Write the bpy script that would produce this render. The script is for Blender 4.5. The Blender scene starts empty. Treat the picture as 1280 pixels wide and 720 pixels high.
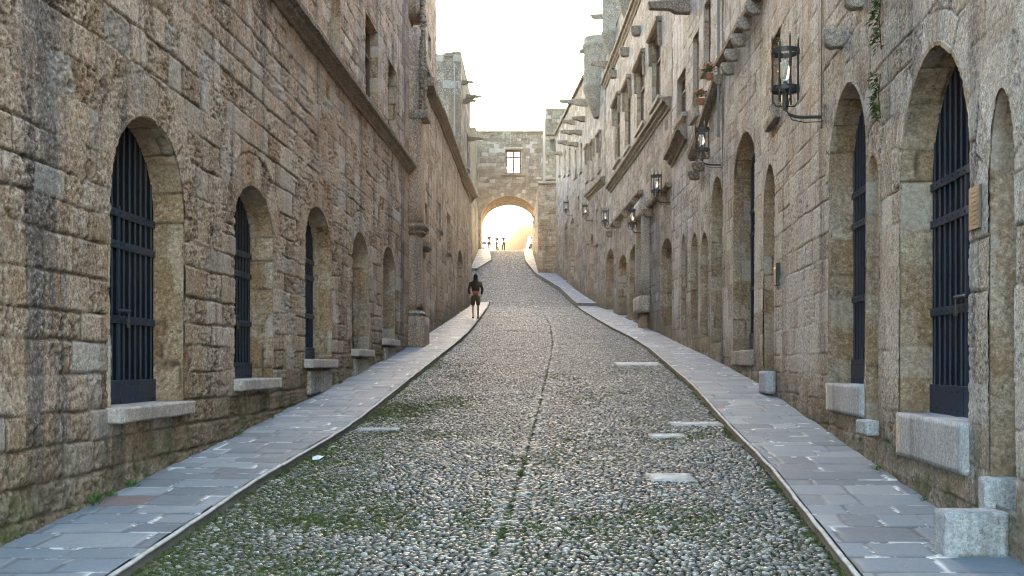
import bpy, bmesh, math, random
import numpy as np
from mathutils import Vector, Matrix

# ------------------------------------------------------------------ camera, world, sun, exposure
S = bpy.context.scene
COL = S.collection
F, CX, HY = 1400.0, 640.0, 455.0          # focal length in photo pixels, principal column, eye-level row
cam = bpy.data.cameras.new('camera'); cam_o = bpy.data.objects.new('camera', cam); COL.objects.link(cam_o)
cam.sensor_width = 36; cam.lens = 36 * F / 1280; cam.shift_y = (HY - 360) / 1280
cam.clip_start = 0.1; cam.clip_end = 6000
cam_o.location = (0, 0, 0); cam_o.rotation_euler = (math.radians(90), 0, 0)
S.camera = cam_o
SUN_EL, SUN_AZ = math.radians(6.6), math.radians(-0.6)     # azimuth from +Y (up the street), positive to the right
W = bpy.data.worlds.new('World'); S.world = W; W.use_nodes = True
wn = W.node_tree
sky = wn.nodes.new('ShaderNodeTexSky'); sky.sky_type = 'NISHITA'; sky.sun_disc = False
sky.sun_elevation = SUN_EL; sky.sun_rotation = SUN_AZ
sky.air_density = 1.0; sky.dust_density = 2.5; sky.ozone_density = 1.0; sky.altitude = 0
wn.links.new(sky.outputs[0], wn.nodes['Background'].inputs[0])
wn.nodes['Background'].inputs[1].default_value = 0.15
sl = bpy.data.lights.new('sun', 'SUN'); sl.energy = 2.0; sl.angle = math.radians(0.5); sl.color = (1, .74, .46)
so = bpy.data.objects.new('sun', sl); COL.objects.link(so)
sd_ = Vector((math.sin(SUN_AZ) * math.cos(SUN_EL), math.cos(SUN_AZ) * math.cos(SUN_EL), math.sin(SUN_EL)))
so.rotation_euler = sd_.to_track_quat('Z', 'Y').to_euler()
S.view_settings.view_transform = 'Standard'; S.view_settings.look = 'None'
S.view_settings.exposure = 4.3; S.view_settings.gamma = 1; S.view_settings.use_curve_mapping = False
HAZE = .00009
S.cycles.pixel_filter_type = 'BLACKMAN_HARRIS'; S.cycles.filter_width = 1.15
S.cycles.use_denoising = True
S.cycles.max_bounces = 8; S.cycles.diffuse_bounces = 5; S.cycles.glossy_bounces = 3
S.cycles.transparent_max_bounces = 8; S.cycles.volume_bounces = 0
S.cycles.sample_clamp_indirect = 8

# ------------------------------------------------------------------ ground profile (metres up the street -> height)
_P = np.array([(-400, -14), (-60, -5.6), (-20, -3.3), (0, -1.88), (8, -1.30), (14.7, -.81), (20, -.37), (25.5, .09), (31, .56), (37.7, 1.18),
               (44.5, 1.78), (51.6, 2.42), (58, 3.02), (68, 4.45), (80, 6.35), (93, 8.65), (105, 10.7), (116, 11.75),
               (126, 12.7), (135, 13.1), (160, 13.0), (420, 11.5), (3000, 11)])
def gz(d):
    d = np.asarray(d, float)
    return sum(np.interp(d + o, _P[:, 0], _P[:, 1]) for o in (-2, -1, 0, 1, 2)) / 5
def gd(py, off=0.0):                       # photo row -> distance where that row meets the pavement level
    lo, hi = 4.0, 127.0
    for _ in range(50):
        m = (lo + hi) / 2
        if (HY - py) * m / F > gz(m) + off: hi = m
        else: lo = m
    # rows rise monotonically with distance on this street
    return lo
def gd2(py, off=0.0):
    ds = np.linspace(5, 127, 6000)
    rows = HY - F * (gz(ds) + off) / ds
    return float(np.interp(-py, -rows, ds))
def gp(px, py, off=0.0):
    d = gd2(py, off); return ((px - CX) / F * d, d, float(gz(d)) + off)

# ------------------------------------------------------------------ noise in numpy
def _h(ix, iy, s):
    n = (ix.astype(np.int64) * 374761393 + iy.astype(np.int64) * 668265263 + s * 1442695041) & 0x7fffffff
    n = ((n ^ (n >> 13)) * 1274126177) & 0x7fffffff
    n = ((n ^ (n >> 16)) * 2246822519) & 0x7fffffff
    return ((n ^ (n >> 15)) & 0xffffff) / float(0xffffff)
def vn(x, y, s=0):
    ix, iy = np.floor(x), np.floor(y); fx, fy = x - ix, y - iy
    fx = fx * fx * (3 - 2 * fx); fy = fy * fy * (3 - 2 * fy)
    a, b, c, d = _h(ix, iy, s), _h(ix + 1, iy, s), _h(ix, iy + 1, s), _h(ix + 1, iy + 1, s)
    return (a * (1 - fx) + b * fx) * (1 - fy) + (c * (1 - fx) + d * fx) * fy
def fbm(x, y, s=0, o=4):
    v, a, t = 0, 1, 0
    for k in range(o):
        v = v + a * vn(x * 2 ** k + 17.3 * k, y * 2 ** k - 9.1 * k, s + k); t += a; a *= .52
    return v / t

def ashlar(u, z, seed, hr=(.24, .38), wr=(.34, .75), warp=.012):
    rng = np.random.RandomState(seed)
    uu = u + warp * (fbm(u * 3, z * 3, seed + 5, 3) - .5) * 3; zz = z + warp * (fbm(u * 2.2, z * 4, seed + 9, 3) - .5) * 3
    zmin, zmax = zz.min() - .5, zz.max() + .5
    zb = [zmin - rng.rand() * .3]
    while zb[-1] < zmax: zb.append(zb[-1] + rng.uniform(*hr))
    zb = np.array(zb); r = np.clip(np.searchsorted(zb, zz, side='right') - 1, 0, len(zb) - 2)
    e = np.minimum(zz - zb[r], zb[r + 1] - zz); rid = np.zeros(u.shape, np.int64)
    umin, umax = uu.min() - 1, uu.max() + 1
    cu = np.zeros_like(u); cz = (zb[r] + zb[r + 1]) / 2
    for k in range(len(zb) - 1):
        w = rng.uniform(*wr, size=int((umax - umin) / wr[0]) + 4); w *= 1.0 + .5 * (rng.rand(len(w)) > .88)
        ub = umin - rng.rand() * wr[1] + np.concatenate([[0], np.cumsum(w)])
        m = r == k
        if not m.any(): continue
        i = np.clip(np.searchsorted(ub, uu[m], side='right') - 1, 0, len(ub) - 2)
        e[m] = np.minimum(e[m], np.minimum(uu[m] - ub[i], ub[i + 1] - uu[m]))
        rid[m] = k * 1009 + i; cu[m] = (ub[i] + ub[i + 1]) / 2
    return np.maximum(e, 0), rid, uu - cu, zz - cz
def rnd(i, s): return _h(i % 100003, i // 7 + s, s + 31)

# ------------------------------------------------------------------ mesh helpers
def link(name, me, mat=None, parent=None):
    o = bpy.data.objects.new(name, me); COL.objects.link(o)
    if mat is not None and me is not None: me.materials.append(mat)
    if parent is not None: o.parent = parent
    return o
def tag(o, label=None, cat=None, group=None, kind=None):
    if label: o['label'] = label
    if cat: o['category'] = cat
    if group: o['group'] = group
    if kind: o['kind'] = kind
    return o
def empty(name, loc=(0, 0, 0), rz=0):
    o = bpy.data.objects.new(name, None); COL.objects.link(o); o.location = loc; o.rotation_euler = (0, 0, rz); o.empty_display_size = .2
    return o
def npmesh(name, V, Q, attrs=None, smooth=True):
    me = bpy.data.meshes.new(name); V = np.asarray(V, np.float32); Q = np.asarray(Q, np.int32); k = Q.shape[1]
    me.vertices.add(len(V)); me.vertices.foreach_set('co', V.ravel())
    me.loops.add(Q.size); me.loops.foreach_set('vertex_index', Q.ravel())
    me.polygons.add(len(Q)); me.polygons.foreach_set('loop_start', np.arange(0, Q.size, k, dtype=np.int32))
    if smooth: me.polygons.foreach_set('use_smooth', np.ones(len(Q), bool))
    me.update(calc_edges=True)
    for n, a in (attrs or {}).items():
        at = me.attributes.new(n, 'FLOAT', 'POINT'); at.data.foreach_set('value', np.asarray(a, np.float32).ravel())
    me.validate(); return me
def gridq(nr, nc, keep=None, flip=False):
    i = np.arange(nr * nc).reshape(nr, nc)
    q = np.stack([i[:-1, :-1], i[:-1, 1:], i[1:, 1:], i[1:, :-1]], -1).reshape(-1, 4)
    if flip: q = q[:, ::-1]
    if keep is not None: q = q[keep.ravel()]
    return q
def bm_obj(name, bm, mat, parent=None, bevel=0, smooth=False, seg=2):
    me = bpy.data.meshes.new(name); bm.to_mesh(me); bm.free()
    if smooth:
        for p in me.polygons: p.use_smooth = True
    o = link(name, me, mat, parent)
    if bevel:
        b = o.modifiers.new('bevel', 'BEVEL'); b.width = bevel; b.segments = seg; b.limit_method = 'ANGLE'
    return o
def box(bm, c, s, rz=0, rx=0, ry=0):
    m = Matrix.Translation(c) @ Matrix.Rotation(rz, 4, 'Z') @ Matrix.Rotation(ry, 4, 'Y') @ Matrix.Rotation(rx, 4, 'X') @ Matrix.Diagonal((s[0], s[1], s[2], 1))
    return bmesh.ops.create_cube(bm, size=1, matrix=m)['verts']
def rough(verts, amt, seed=0, sc=9):
    for v in verts:
        n = fbm(np.array([v.co.x * sc + v.co.z * 3.1]), np.array([v.co.y * sc + v.co.z * sc]), seed, 3)[0] - .5
        m = fbm(np.array([v.co.y * sc + 40]), np.array([v.co.z * sc + v.co.x * 5]), seed + 3, 3)[0] - .5
        v.co += Vector((n, m, n * .7 - m * .4)) * amt * 2
def tube(bm, pts, r, seg=8):
    pts = [Vector(p) for p in pts]; rings = []
    for i, p in enumerate(pts):
        t = (pts[min(i + 1, len(pts) - 1)] - pts[max(i - 1, 0)]).normalized()
        up = Vector((0, 0, 1)) if abs(t.z) < .9 else Vector((1, 0, 0))
        a = t.cross(up).normalized(); b = a.cross(t); rr = r[i] if isinstance(r, (list, tuple)) else r
        rings.append([bm.verts.new(p + (a * math.cos(k * 2 * math.pi / seg) + b * math.sin(k * 2 * math.pi / seg)) * rr) for k in range(seg)])
    for A, B in zip(rings, rings[1:]):
        for k in range(seg): bm.faces.new((A[k], A[(k + 1) % seg], B[(k + 1) % seg], B[k]))
    bm.faces.new(rings[0][::-1]); bm.faces.new(rings[-1])
def rough_block(name, size, mat, parent, loc, rz=0, amt=.008, seed=1, cuts=6, bev=.008):
    bm = bmesh.new(); box(bm, (0, 0, 0), size)
    bmesh.ops.bevel(bm, geom=bm.edges[:], offset=bev, segments=2, affect='EDGES')
    n = max(1, cuts); bmesh.ops.subdivide_edges(bm, edges=[e for e in bm.edges if e.calc_length() > .08], cuts=n, use_grid_fill=True)
    for v in bm.verts:
        q = v.co * 1.0
        v.co += v.co.normalized() * amt * 2 * (float(fbm(np.array([q.x * 7 + q.z * 5 + seed * 9.]), np.array([q.y * 7 - q.z * 6 + seed]), seed, 3)[0]) - .5)
    o = bm_obj(name, bm, mat, parent, smooth=True); o.location = loc; o.rotation_euler = (0, 0, rz)
    return o

# ------------------------------------------------------------------ node helpers and materials
class NT:
    def __init__(s, name):
        s.m = bpy.data.materials.new(name); s.m.use_nodes = True; s.t = s.m.node_tree
        s.b = s.t.nodes['Principled BSDF']; s.tc = s.t.nodes.new('ShaderNodeTexCoord')
    def n(s, k, **kw):
        nd = s.t.nodes.new(k)
        for a, v in kw.items(): setattr(nd, a, v)
        return nd
    def l(s, a, b): s.t.links.new(a, b)
    def setin(s, sock, v):
        if isinstance(v, bpy.types.NodeSocket): s.l(v, sock)
        else: sock.default_value = v
    def noise(s, scale, detail=4, rough=.55, vec=None, sc=(1, 1, 1), dist=0):
        mp = s.n('ShaderNodeMapping'); mp.inputs['Scale'].default_value = sc
        s.l(vec or s.tc.outputs['Object'], mp.inputs[0])
        nz = s.n('ShaderNodeTexNoise'); nz.inputs['Scale'].default_value = scale; nz.inputs['Detail'].default_value = detail
        nz.inputs['Roughness'].default_value = rough; nz.inputs['Distortion'].default_value = dist
        s.l(mp.outputs[0], nz.inputs[0]); return nz.outputs[0]
    def rng(s, v, a, b, c=0, d=1):
        r = s.n('ShaderNodeMapRange'); r.inputs[1].default_value = a; r.inputs[2].default_value = b
        r.inputs[3].default_value = c; r.inputs[4].default_value = d; s.l(v, r.inputs[0]); return r.outputs[0]
    def math(s, op, a, b=0.0):
        r = s.n('ShaderNodeMath', operation=op); s.setin(r.inputs[0], a); s.setin(r.inputs[1], b); return r.outputs[0]
    def mix(s, f, a, b, mode='MIX'):
        r = s.n('ShaderNodeMix', data_type='RGBA', blend_type=mode); s.setin(r.inputs[0], f)
        s.setin(r.inputs[6], a if not isinstance(a, tuple) else (*a, 1) if len(a) == 3 else a)
        s.setin(r.inputs[7], b if not isinstance(b, tuple) else (*b, 1) if len(b) == 3 else b); return r.outputs[2]
    def ramp(s, v, stops):
        r = s.n('ShaderNodeValToRGB'); e = r.color_ramp.elements
        while len(e) < len(stops): e.new(.5)
        for x, (p, c) in zip(e, stops): x.position = p; x.color = (*c, 1)
        s.l(v, r.inputs[0]); return r.outputs[0]
    def attr(s, name):
        a = s.n('ShaderNodeAttribute'); a.attribute_name = name; return a.outputs['Fac']
    def bump(s, h, strength, dist, prev=None):
        b = s.n('ShaderNodeBump'); b.inputs['Strength'].default_value = strength; b.inputs['Distance'].default_value = dist
        s.l(h, b.inputs['Height'])
        if prev is not None: s.l(prev, b.inputs['Normal'])
        return b.outputs[0]
    def done(s, col, rough=.9, spec=.2, normal=None, metal=0):
        s.setin(s.b.inputs['Base Color'], col if not isinstance(col, tuple) else (*col, 1)); s.setin(s.b.inputs['Roughness'], rough)
        s.b.inputs['Specular IOR Level'].default_value = spec; s.b.inputs['Metallic'].default_value = metal
        if normal is not None: s.l(normal, s.b.inputs['Normal'])
        return s.m

def stone_mat(name, cols, stain=(.10, .095, .09), stain_amt=.6, pale=(.5, .5, .5), pale_amt=.3, moss=.6, zs=.45, fine=1.0, use_attr=True, foot=(.16, .115, .075), foot_amt=.55, earth=(.24, .13, .055), earth_amt=.4):
    s = NT(name)
    if use_attr:
        br, b2, jt, pit, hg = (s.attr(k) for k in ('brnd', 'brnd2', 'joint', 'pit', 'hg'))
    n_big = s.noise(.55, 4, .6)
    n_mid = s.noise(3.2, 5, .62)
    n_fine = s.noise(24, 4, .7)
    n_grit = s.noise(95, 3, .7)
    if use_attr:
        v = s.math('ADD', s.math('MULTIPLY', br, .55), s.math('MULTIPLY', n_mid, .45))
    else:
        v = n_mid
    c = s.ramp(s.rng(v, .18, .82), [(i / (len(cols) - 1), k) for i, k in enumerate(cols)])
    c = s.mix(s.math('MULTIPLY', s.rng(n_big, .42, .68), earth_amt), c, earth)
    # pale lime bloom and grey lichen, patchy
    pl = s.noise(2.1, 6, .7, sc=(1, 1, zs), dist=.6)
    c = s.mix(s.math('MULTIPLY', s.rng(pl, .5, .68), pale_amt), c, pale)
    # dark rain streaks: long in z
    st = s.noise(1.5, 5, .62, sc=(1, 1, .07), dist=.3)
    st2 = s.noise(5, 4, .7, sc=(1, 1, .12))
    sm = s.math('MULTIPLY', s.rng(s.math('ADD', s.math('MULTIPLY', st, .7), s.math('MULTIPLY', st2, .3)), .52, .60), stain_amt)
    c = s.mix(sm, c, stain)
    # speckle of pores and grains
    c = s.mix(s.math('MULTIPLY', s.rng(n_fine, .42, .66), .75 * fine), c, s.mix(1.0, c, (.36, .32, .29), 'MULTIPLY'))
    c = s.mix(s.math('MULTIPLY', s.rng(n_fine, .46, .34), .35 * fine), c, (.68, .63, .57))
    c = s.mix(s.math('MULTIPLY', s.rng(n_grit, .5, .64), .6 * fine), c, s.mix(1.0, c, (.4, .38, .36), 'MULTIPLY'))
    po = s.noise(52, 2, .5); pz = s.noise(7, 3, .6); pp_ = s.math('MULTIPLY', s.rng(po, .56, .64), s.rng(pz, .38, .6, .25, 1))
    c = s.mix(s.math('MULTIPLY', pp_, .8 * fine), c, s.mix(1.0, c, (.26, .21, .17), 'MULTIPLY'))
    gr = s.noise(40, 2, .6); c = s.mix(s.math('MULTIPLY', s.rng(gr, .57, .66), .5 * fine), c, s.mix(1.0, c, (1.7, 1.7, 1.7), 'MULTIPLY'))
    if use_attr:
        c = s.mix(s.math('MULTIPLY', pit, .85), c, s.mix(1.0, c, (.34, .27, .21), 'MULTIPLY'))
        c = s.mix(s.math('MULTIPLY', jt, .9), c, (.06, .045, .035))
        c = s.mix(s.math('MULTIPLY', s.rng(b2, .8, .9), .3), c, (.42, .41, .40))
        if moss > 0:
            h2 = s.math('ADD', hg, s.math('MULTIPLY', n_mid, -.9))
            low = s.rng(h2, .45, -.15)
            c = s.mix(s.math('MULTIPLY', low, foot_amt), c, foot)
            mn = s.noise(2.6, 5, .7)
            mm = s.math('MULTIPLY', s.math('MULTIPLY', s.rng(h2, .25, -.35), s.rng(mn, .48, .62)), moss)
            c = s.mix(mm, c, (.06, .085, .02))
    nb = s.bump(n_fine, .5 * fine, .02); nb = s.bump(po, .6 * fine, -.012, nb); nb = s.bump(n_grit, .55 * fine, .007, nb); nb = s.bump(n_mid, .35, .03, nb)
    return s.done(c, .93, .18, nb)

M = {}
M['left'] = stone_mat('warm_limestone', [(.32, .20, .135), (.48, .34, .245), (.58, .435, .335), (.66, .55, .46)], pale=(.56, .51, .46), pale_amt=.55, stain=(.16, .14, .135), stain_amt=.85, earth=(.46, .27, .13), earth_amt=.5)
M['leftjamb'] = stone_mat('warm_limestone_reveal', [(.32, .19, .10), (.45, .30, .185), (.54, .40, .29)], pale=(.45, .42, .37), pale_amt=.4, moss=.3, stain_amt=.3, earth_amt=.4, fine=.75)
M['right'] = stone_mat('grey_limestone', [(.34, .285, .225), (.47, .425, .37), (.57, .54, .50), (.65, .64, .62)], zs=.16, pale=(.60, .625, .67), pale_amt=1.0, stain=(.17, .18, .20), stain_amt=.65, earth_amt=.12)
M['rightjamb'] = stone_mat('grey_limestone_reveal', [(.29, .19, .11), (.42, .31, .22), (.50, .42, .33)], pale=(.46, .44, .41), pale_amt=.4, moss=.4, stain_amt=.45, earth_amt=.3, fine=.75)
M['rightfar'] = stone_mat('darkened_grey_limestone', [(.15, .125, .095), (.22, .195, .165), (.28, .26, .235), (.33, .32, .305)], zs=.16, pale=(.34, .35, .37), pale_amt=.8, stain=(.13, .13, .14), stain_amt=.7, earth_amt=.12)  # grey limestone darkened in colour to offset strong light on the far houses
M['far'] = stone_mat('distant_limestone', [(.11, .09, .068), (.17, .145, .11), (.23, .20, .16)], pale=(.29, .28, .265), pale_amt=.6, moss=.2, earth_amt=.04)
M['trim'] = stone_mat('weathered_trim', [(.15, .115, .085), (.22, .175, .135), (.31, .25, .20)], use_attr=False, stain_amt=.5, pale_amt=.2, earth_amt=.15)
M['trimpale'] = stone_mat('pale_trim', [(.27, .24, .21), (.38, .34, .30), (.45, .41, .37)], use_attr=False, stain_amt=.45, pale_amt=.4, earth_amt=.15)
M['turret'] = stone_mat('weathered_turret_stone', [(.14, .12, .095), (.20, .175, .145), (.27, .245, .215)], use_attr=False, stain_amt=.6, pale_amt=.3, pale=(.34, .34, .34), earth_amt=.1)
M['marble'] = stone_mat('worn_marble', [(.30, .31, .34), (.40, .415, .44), (.48, .49, .51)], use_attr=False, stain=(.2, .2, .2), stain_amt=.6, pale_amt=.3, pale=(.55, .57, .60), fine=.6, earth_amt=.04)
M['pink'] = stone_mat('rosy_sill', [(.34, .28, .25), (.45, .38, .34), (.52, .46, .42)], use_attr=False, stain=(.2, .18, .17), stain_amt=.4, pale_amt=.4, fine=.6, earth_amt=.05)
M['brick'] = stone_mat('red_brickwork', [(.24, .15, .10), (.34, .24, .17), (.42, .32, .25)], use_attr=True, moss=0, pale_amt=.25, pale=(.4, .36, .32))
M['column'] = stone_mat('rosy_column_stone', [(.30, .19, .14), (.42, .29, .22), (.50, .38, .31)], use_attr=False, stain=(.14, .13, .13), stain_amt=.6, pale=(.48, .45, .43), pale_amt=.3, earth_amt=.3)

def simple(name, col, rough=.6, spec=.4, metal=0, var=.3, sc=12, bump=.2):
    s = NT(name); n = s.noise(sc, 4, .6)
    c = s.mix(s.math('MULTIPLY', s.rng(n, .35, .65), var), col, tuple(k * .5 for k in col))
    return s.done(c, rough, spec, s.bump(n, bump, .01), metal)
M['iron'] = simple('blue_black_painted_iron', (.014, .028, .055), .5, .5, 0, .5, 30)
M['ironblue'] = simple('blue_painted_iron', (.007, .026, .060), .5, .5, 0, .5, 30)
M['door'] = simple('dark_interior_backing', (.005, .006, .009), .7, .2)  # near-black colour stands in for the shade inside the openings
M['doorblue'] = simple('dark_blue_interior_backing', (.005, .008, .018), .7, .2)  # blue-tinted version of the painted interior shade, for the right side
M['lantern'] = simple('lantern_iron', (.03, .038, .04), .5, .5, .3, .4, 40)
M['steel'] = simple('galvanised_steel', (.35, .36, .37), .35, .5, .8, .3, 30)
M['brass'] = simple('old_padlock', (.10, .09, .07), .5, .5, .6, .3, 30)
M['pipe'] = simple('lead_pipe', (.20, .20, .21), .55, .4, 0, .4, 8)
M['cable'] = simple('black_cable', (.03, .03, .032), .6)
M['roof'] = simple('flat_roof_screed', (.30, .27, .23), .9, .2)
M['wood'] = simple('brown_window_frame', (.09, .045, .03), .6, .3)
M['sign'] = simple('bronze_plaque', (.13, .11, .095), .6, .3, .1, .5, 20)
M['plaqueline'] = simple('plaque_relief', (.16, .12, .10), .6)
M['paper'] = simple('white_paper', (.8, .8, .82), .7)
M['leaf'] = simple('leaf_green', (.055, .12, .02), .55, .3, 0, .5, 6)
M['petal'] = simple('red_petal', (.55, .015, .03), .5, .3, 0, .3, 20)
M['petal2'] = simple('violet_petal', (.20, .08, .30), .5, .3)
M['clay'] = simple('terracotta', (.32, .13, .07), .8)
s_ = NT('clear_lantern_glass'); s_.b.inputs['Transmission Weight'].default_value = .75; s_.b.inputs['IOR'].default_value = 1.3
M['glass'] = s_.done((.9, .88, .82), .12, .6)
s_ = NT('thin_window_pane'); s_.b.inputs['Transmission Weight'].default_value = .96; s_.b.inputs['IOR'].default_value = 1.02
M['pane'] = s_.done((.95, .97, .97), .02, .5)

# cobbles: colour per stone
s_ = NT('river_pebble'); oi = s_.n('ShaderNodeObjectInfo')
pn = s_.noise(14, 4, .7)
c_ = s_.ramp(oi.outputs['Random'], [(0, (.035, .036, .034)), (.3, (.075, .076, .072)), (.62, (.115, .116, .112)), (.8, (.125, .105, .08)), (.88, (.21, .21, .20)), (1, (.36, .355, .34))])
c_ = s_.mix(s_.math('MULTIPLY', s_.rng(pn, .4, .7), .5), c_, s_.mix(1.0, c_, (.45, .43, .40), 'MULTIPLY'))
M['pebble'] = s_.done(c_, s_.rng(pn, .3, .7, .34, .56), .6, s_.bump(pn, .25, .004))
s_ = NT('road_bedding'); a_ = s_.attr('moss'); g1 = s_.noise(9, 5, .7); g2 = s_.noise(60, 3, .7)
c_ = s_.mix(s_.rng(g1, .35, .65), (.02, .018, .014), (.045, .04, .03))
c_ = s_.mix(s_.math('MULTIPLY', a_, s_.rng(g2, .3, .6, .5, 1)), c_, (.065, .08, .025))
M['bedding'] = s_.done(c_, .95, .1, s_.bump(g2, .8, .01))
s_ = NT('moss_green'); oi = s_.n('ShaderNodeObjectInfo')
M['moss'] = s_.done(s_.ramp(oi.outputs['Random'], [(0, (.05, .062, .02)), (.6, (.10, .12, .04)), (1, (.17, .19, .07))]), .85, .15)
# pavement
s_ = NT('slate_paving'); br, b2, jt = s_.attr('brnd'), s_.attr('brnd2'), s_.attr('joint'); n1 = s_.noise(4, 5, .65); n2 = s_.noise(40, 4, .7); n3 = s_.noise(1.3, 4, .6)
v_ = s_.math('ADD', s_.math('MULTIPLY', br, .6), s_.math('MULTIPLY', n1, .4))
c_ = s_.ramp(s_.rng(v_, .2, .8), [(0, (.105, .135, .165)), (.3, (.145, .18, .215)), (.8, (.175, .215, .255)), (1, (.25, .28, .30))])
c_ = s_.mix(s_.rng(b2, .982, .984), c_, (.17, .125, .13))
c_ = s_.mix(s_.math('MULTIPLY', s_.rng(n3, .5, .7), .3), c_, (.20, .20, .19))
c_ = s_.mix(s_.math('MULTIPLY', s_.rng(n2, .45, .7), .35), c_, s_.mix(1.0, c_, (.5, .5, .5), 'MULTIPLY'))
jm = s_.noise(2.3, 4, .7)
c_ = s_.mix(s_.math('MULTIPLY', jt, .85), c_, s_.mix(s_.rng(jm, .53, .57), (.07, .07, .075), (.80, .80, .78)))
M['paving'] = s_.done(c_, s_.rng(n1, .3, .7, .5, .75), .4, s_.bump(n2, .5, .006, s_.bump(n1, .35, .02)))
M['kerbface'] = simple('kerb_riser_stone', (.17, .16, .15), .85, .2, 0, .5, 6)  # grey-brown stone of the kerb risers and pavement step faces
M['kerblip'] = simple('marble_kerb_lip', (.50, .49, .47), .75, .3, 0, .7, 9)

# ------------------------------------------------------------------ facades
class Facade:
    """Vertical wall surface over a plan polyline [(x, y) ...]; sgn +1 faces right of travel."""
    def __init__(s, pts, sgn):
        s.P = np.array(pts, float); s.sgn = sgn
        d = np.diff(s.P, axis=0); s.L = np.hypot(d[:, 0], d[:, 1]); s.U = np.concatenate([[0], np.cumsum(s.L)]); s.D = d / s.L[:, None]
    def at(s, u):
        u = np.asarray(u, float); return np.interp(u, s.U, s.P[:, 0]), np.interp(u, s.U, s.P[:, 1])
    def nrm(s, u):
        k = np.clip(np.searchsorted(s.U, np.asarray(u, float), side='right') - 1, 0, len(s.D) - 1)
        t = s.D[k]; return s.sgn * t[..., 1], -s.sgn * t[..., 0]
    def pos(s, u, z, n=0.0):
        x, y = s.at(u); nx, ny = s.nrm(u); return Vector((float(x + nx * n), float(y + ny * n), float(z)))
    def upx(s, px, n=0.0):
        us = np.linspace(0, s.U[-1], 16000); x, y = s.at(us); nx, ny = s.nrm(us)
        p = np.where(y > 2.5, CX + F * (x + nx * n) / np.maximum(y + ny * n, .5), 1e9)
        return float(us[np.argmin(abs(p - px))])
    def zpy(s, py, u, n=0.0):
        p = s.pos(u, 0, n); return (HY - py) * p.y / F
    def ang(s, u):
        nx, ny = s.nrm(u); return math.atan2(float(ny), float(nx))

class Arch:
    def __init__(s, u0, u1, sill, spring, apex, p=2.0, r=.3, kind='gate'):
        s.u0, s.u1, s.sill, s.spring, s.apex, s.p, s.r, s.kind = min(u0, u1), max(u0, u1), sill, spring, apex, p, r, kind
        s.c = (s.u0 + s.u1) / 2; s.a = (s.u1 - s.u0) / 2; s.h = max(apex - spring, 1e-3)
    def sd(s, u, z):
        x = np.abs(u - s.c); zz = np.maximum(z - s.spring, 0)
        f = (zz / s.h) ** 2 + (x / s.a) ** s.p - 1
        gx = s.p * (x / s.a) ** (s.p - 1) / s.a; gz_ = 2 * zz / s.h ** 2
        arc = f / np.maximum(np.hypot(gx, gz_), .3)
        jamb = x - s.a
        d = np.where(z > s.spring, arc, jamb) if s.h > .01 else np.maximum(jamb, z - s.apex)
        return np.maximum(d, s.sill - z)
    def profile(s, step):
        pts = []
        if s.h > .01:
            n = max(2, int((s.spring - s.sill) / step))
            pts += [(s.u0, s.sill + (s.spring - s.sill) * i / n) for i in range(n)]
            m = max(8, int(1.3 * (s.a + s.h) * 2 / step)); th = np.linspace(math.pi, 0, m + 1)
            for t in th:
                x = math.copysign(abs(math.cos(t)) ** (2 / s.p), math.cos(t)) * s.a
                pts.append((s.c + x, s.spring + s.h * math.sin(t)))
            pts += [(s.u1, s.spring - (s.spring - s.sill) * (i + 1) / n) for i in range(n)]
        else:
            n = max(2, int((s.apex - s.sill) / step)); m = max(2, int(2 * s.a / step))
            pts += [(s.u0, s.sill + (s.apex - s.sill) * i / n) for i in range(n)]
            pts += [(s.u0 + 2 * s.a * i / m, s.apex) for i in range(m)]
            pts += [(s.u1, s.apex - (s.apex - s.sill) * i / n) for i in range(n + 1)]
        return np.array(pts)

def wall_disp(u, z, seed, st):
    """displacement along the normal and the attributes of coursed stone"""
    e, rid, du, dz = ashlar(u, z, seed, st.get('hr', (.24, .38)), st.get('wr', (.34, .75)), st.get('warp', .014))
    return relief(u, z, e, rid, du, dz, seed, st)
def relief(u, z, e, rid, du, dz, seed, st, hg=None):
    k = st.get('rel', 1.0)
    r1, r2, r3, r4 = rnd(rid, 1), rnd(rid, 2), rnd(rid, 3), rnd(rid, 4)
    er = np.clip(st.get('ero', .5) * 2 * r3 ** 1.6 + .6 * (fbm(u * .5, z * .5, seed + 40, 3) - .5), 0, 1)
    if hg is not None: er = np.clip(er + np.clip(.75 - hg, 0, 1) * 1.1, 0, 1.4)
    n1 = fbm(u * 10, z * 11, seed + 60, 4); n2 = fbm(u * 24, z * 27, seed + 70, 3)
    ridge = np.clip((.5 - n1) * 4, 0, 1) * .6 + np.clip((.47 - n2) * 5, 0, 1) * .4
    jw = .006 + .008 * fbm(u * 2, z * 2, seed + 80, 2) * (1 + er)
    open_ = np.clip((fbm(u * 1.3, z * 1.3, seed + 85, 3) - .38) * 4, .12, 1)          # joints gape in places, are tight in others
    j = np.exp(-(e / jw) ** 2) * open_
    n3 = fbm(u * 34, z * 36, seed + 75, 2); pore = np.clip((.42 - n3) * 6, 0, 1)
    d = (r1 - .5) * .014 * k + (r2 - .5) * du * .015 * k + (r4 - .5) * dz * .015 * k - j * .024 * k - np.exp(-e / .014) * .003 * (1 + 2 * er) * k * open_
    d = d - ridge * er * .026 * k - pore * (.3 + er) * .011 + (n2 - .5) * .012 * k + (n1 - .5) * .008 * k + (fbm(u * .35, z * .35, seed + 90, 2) - .5) * .06
    return d, dict(brnd=r2, brnd2=r4, joint=j * .95, pit=np.clip(ridge * er * 1.1 + pore * (.3 + er) * .7, 0, 1))

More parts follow.
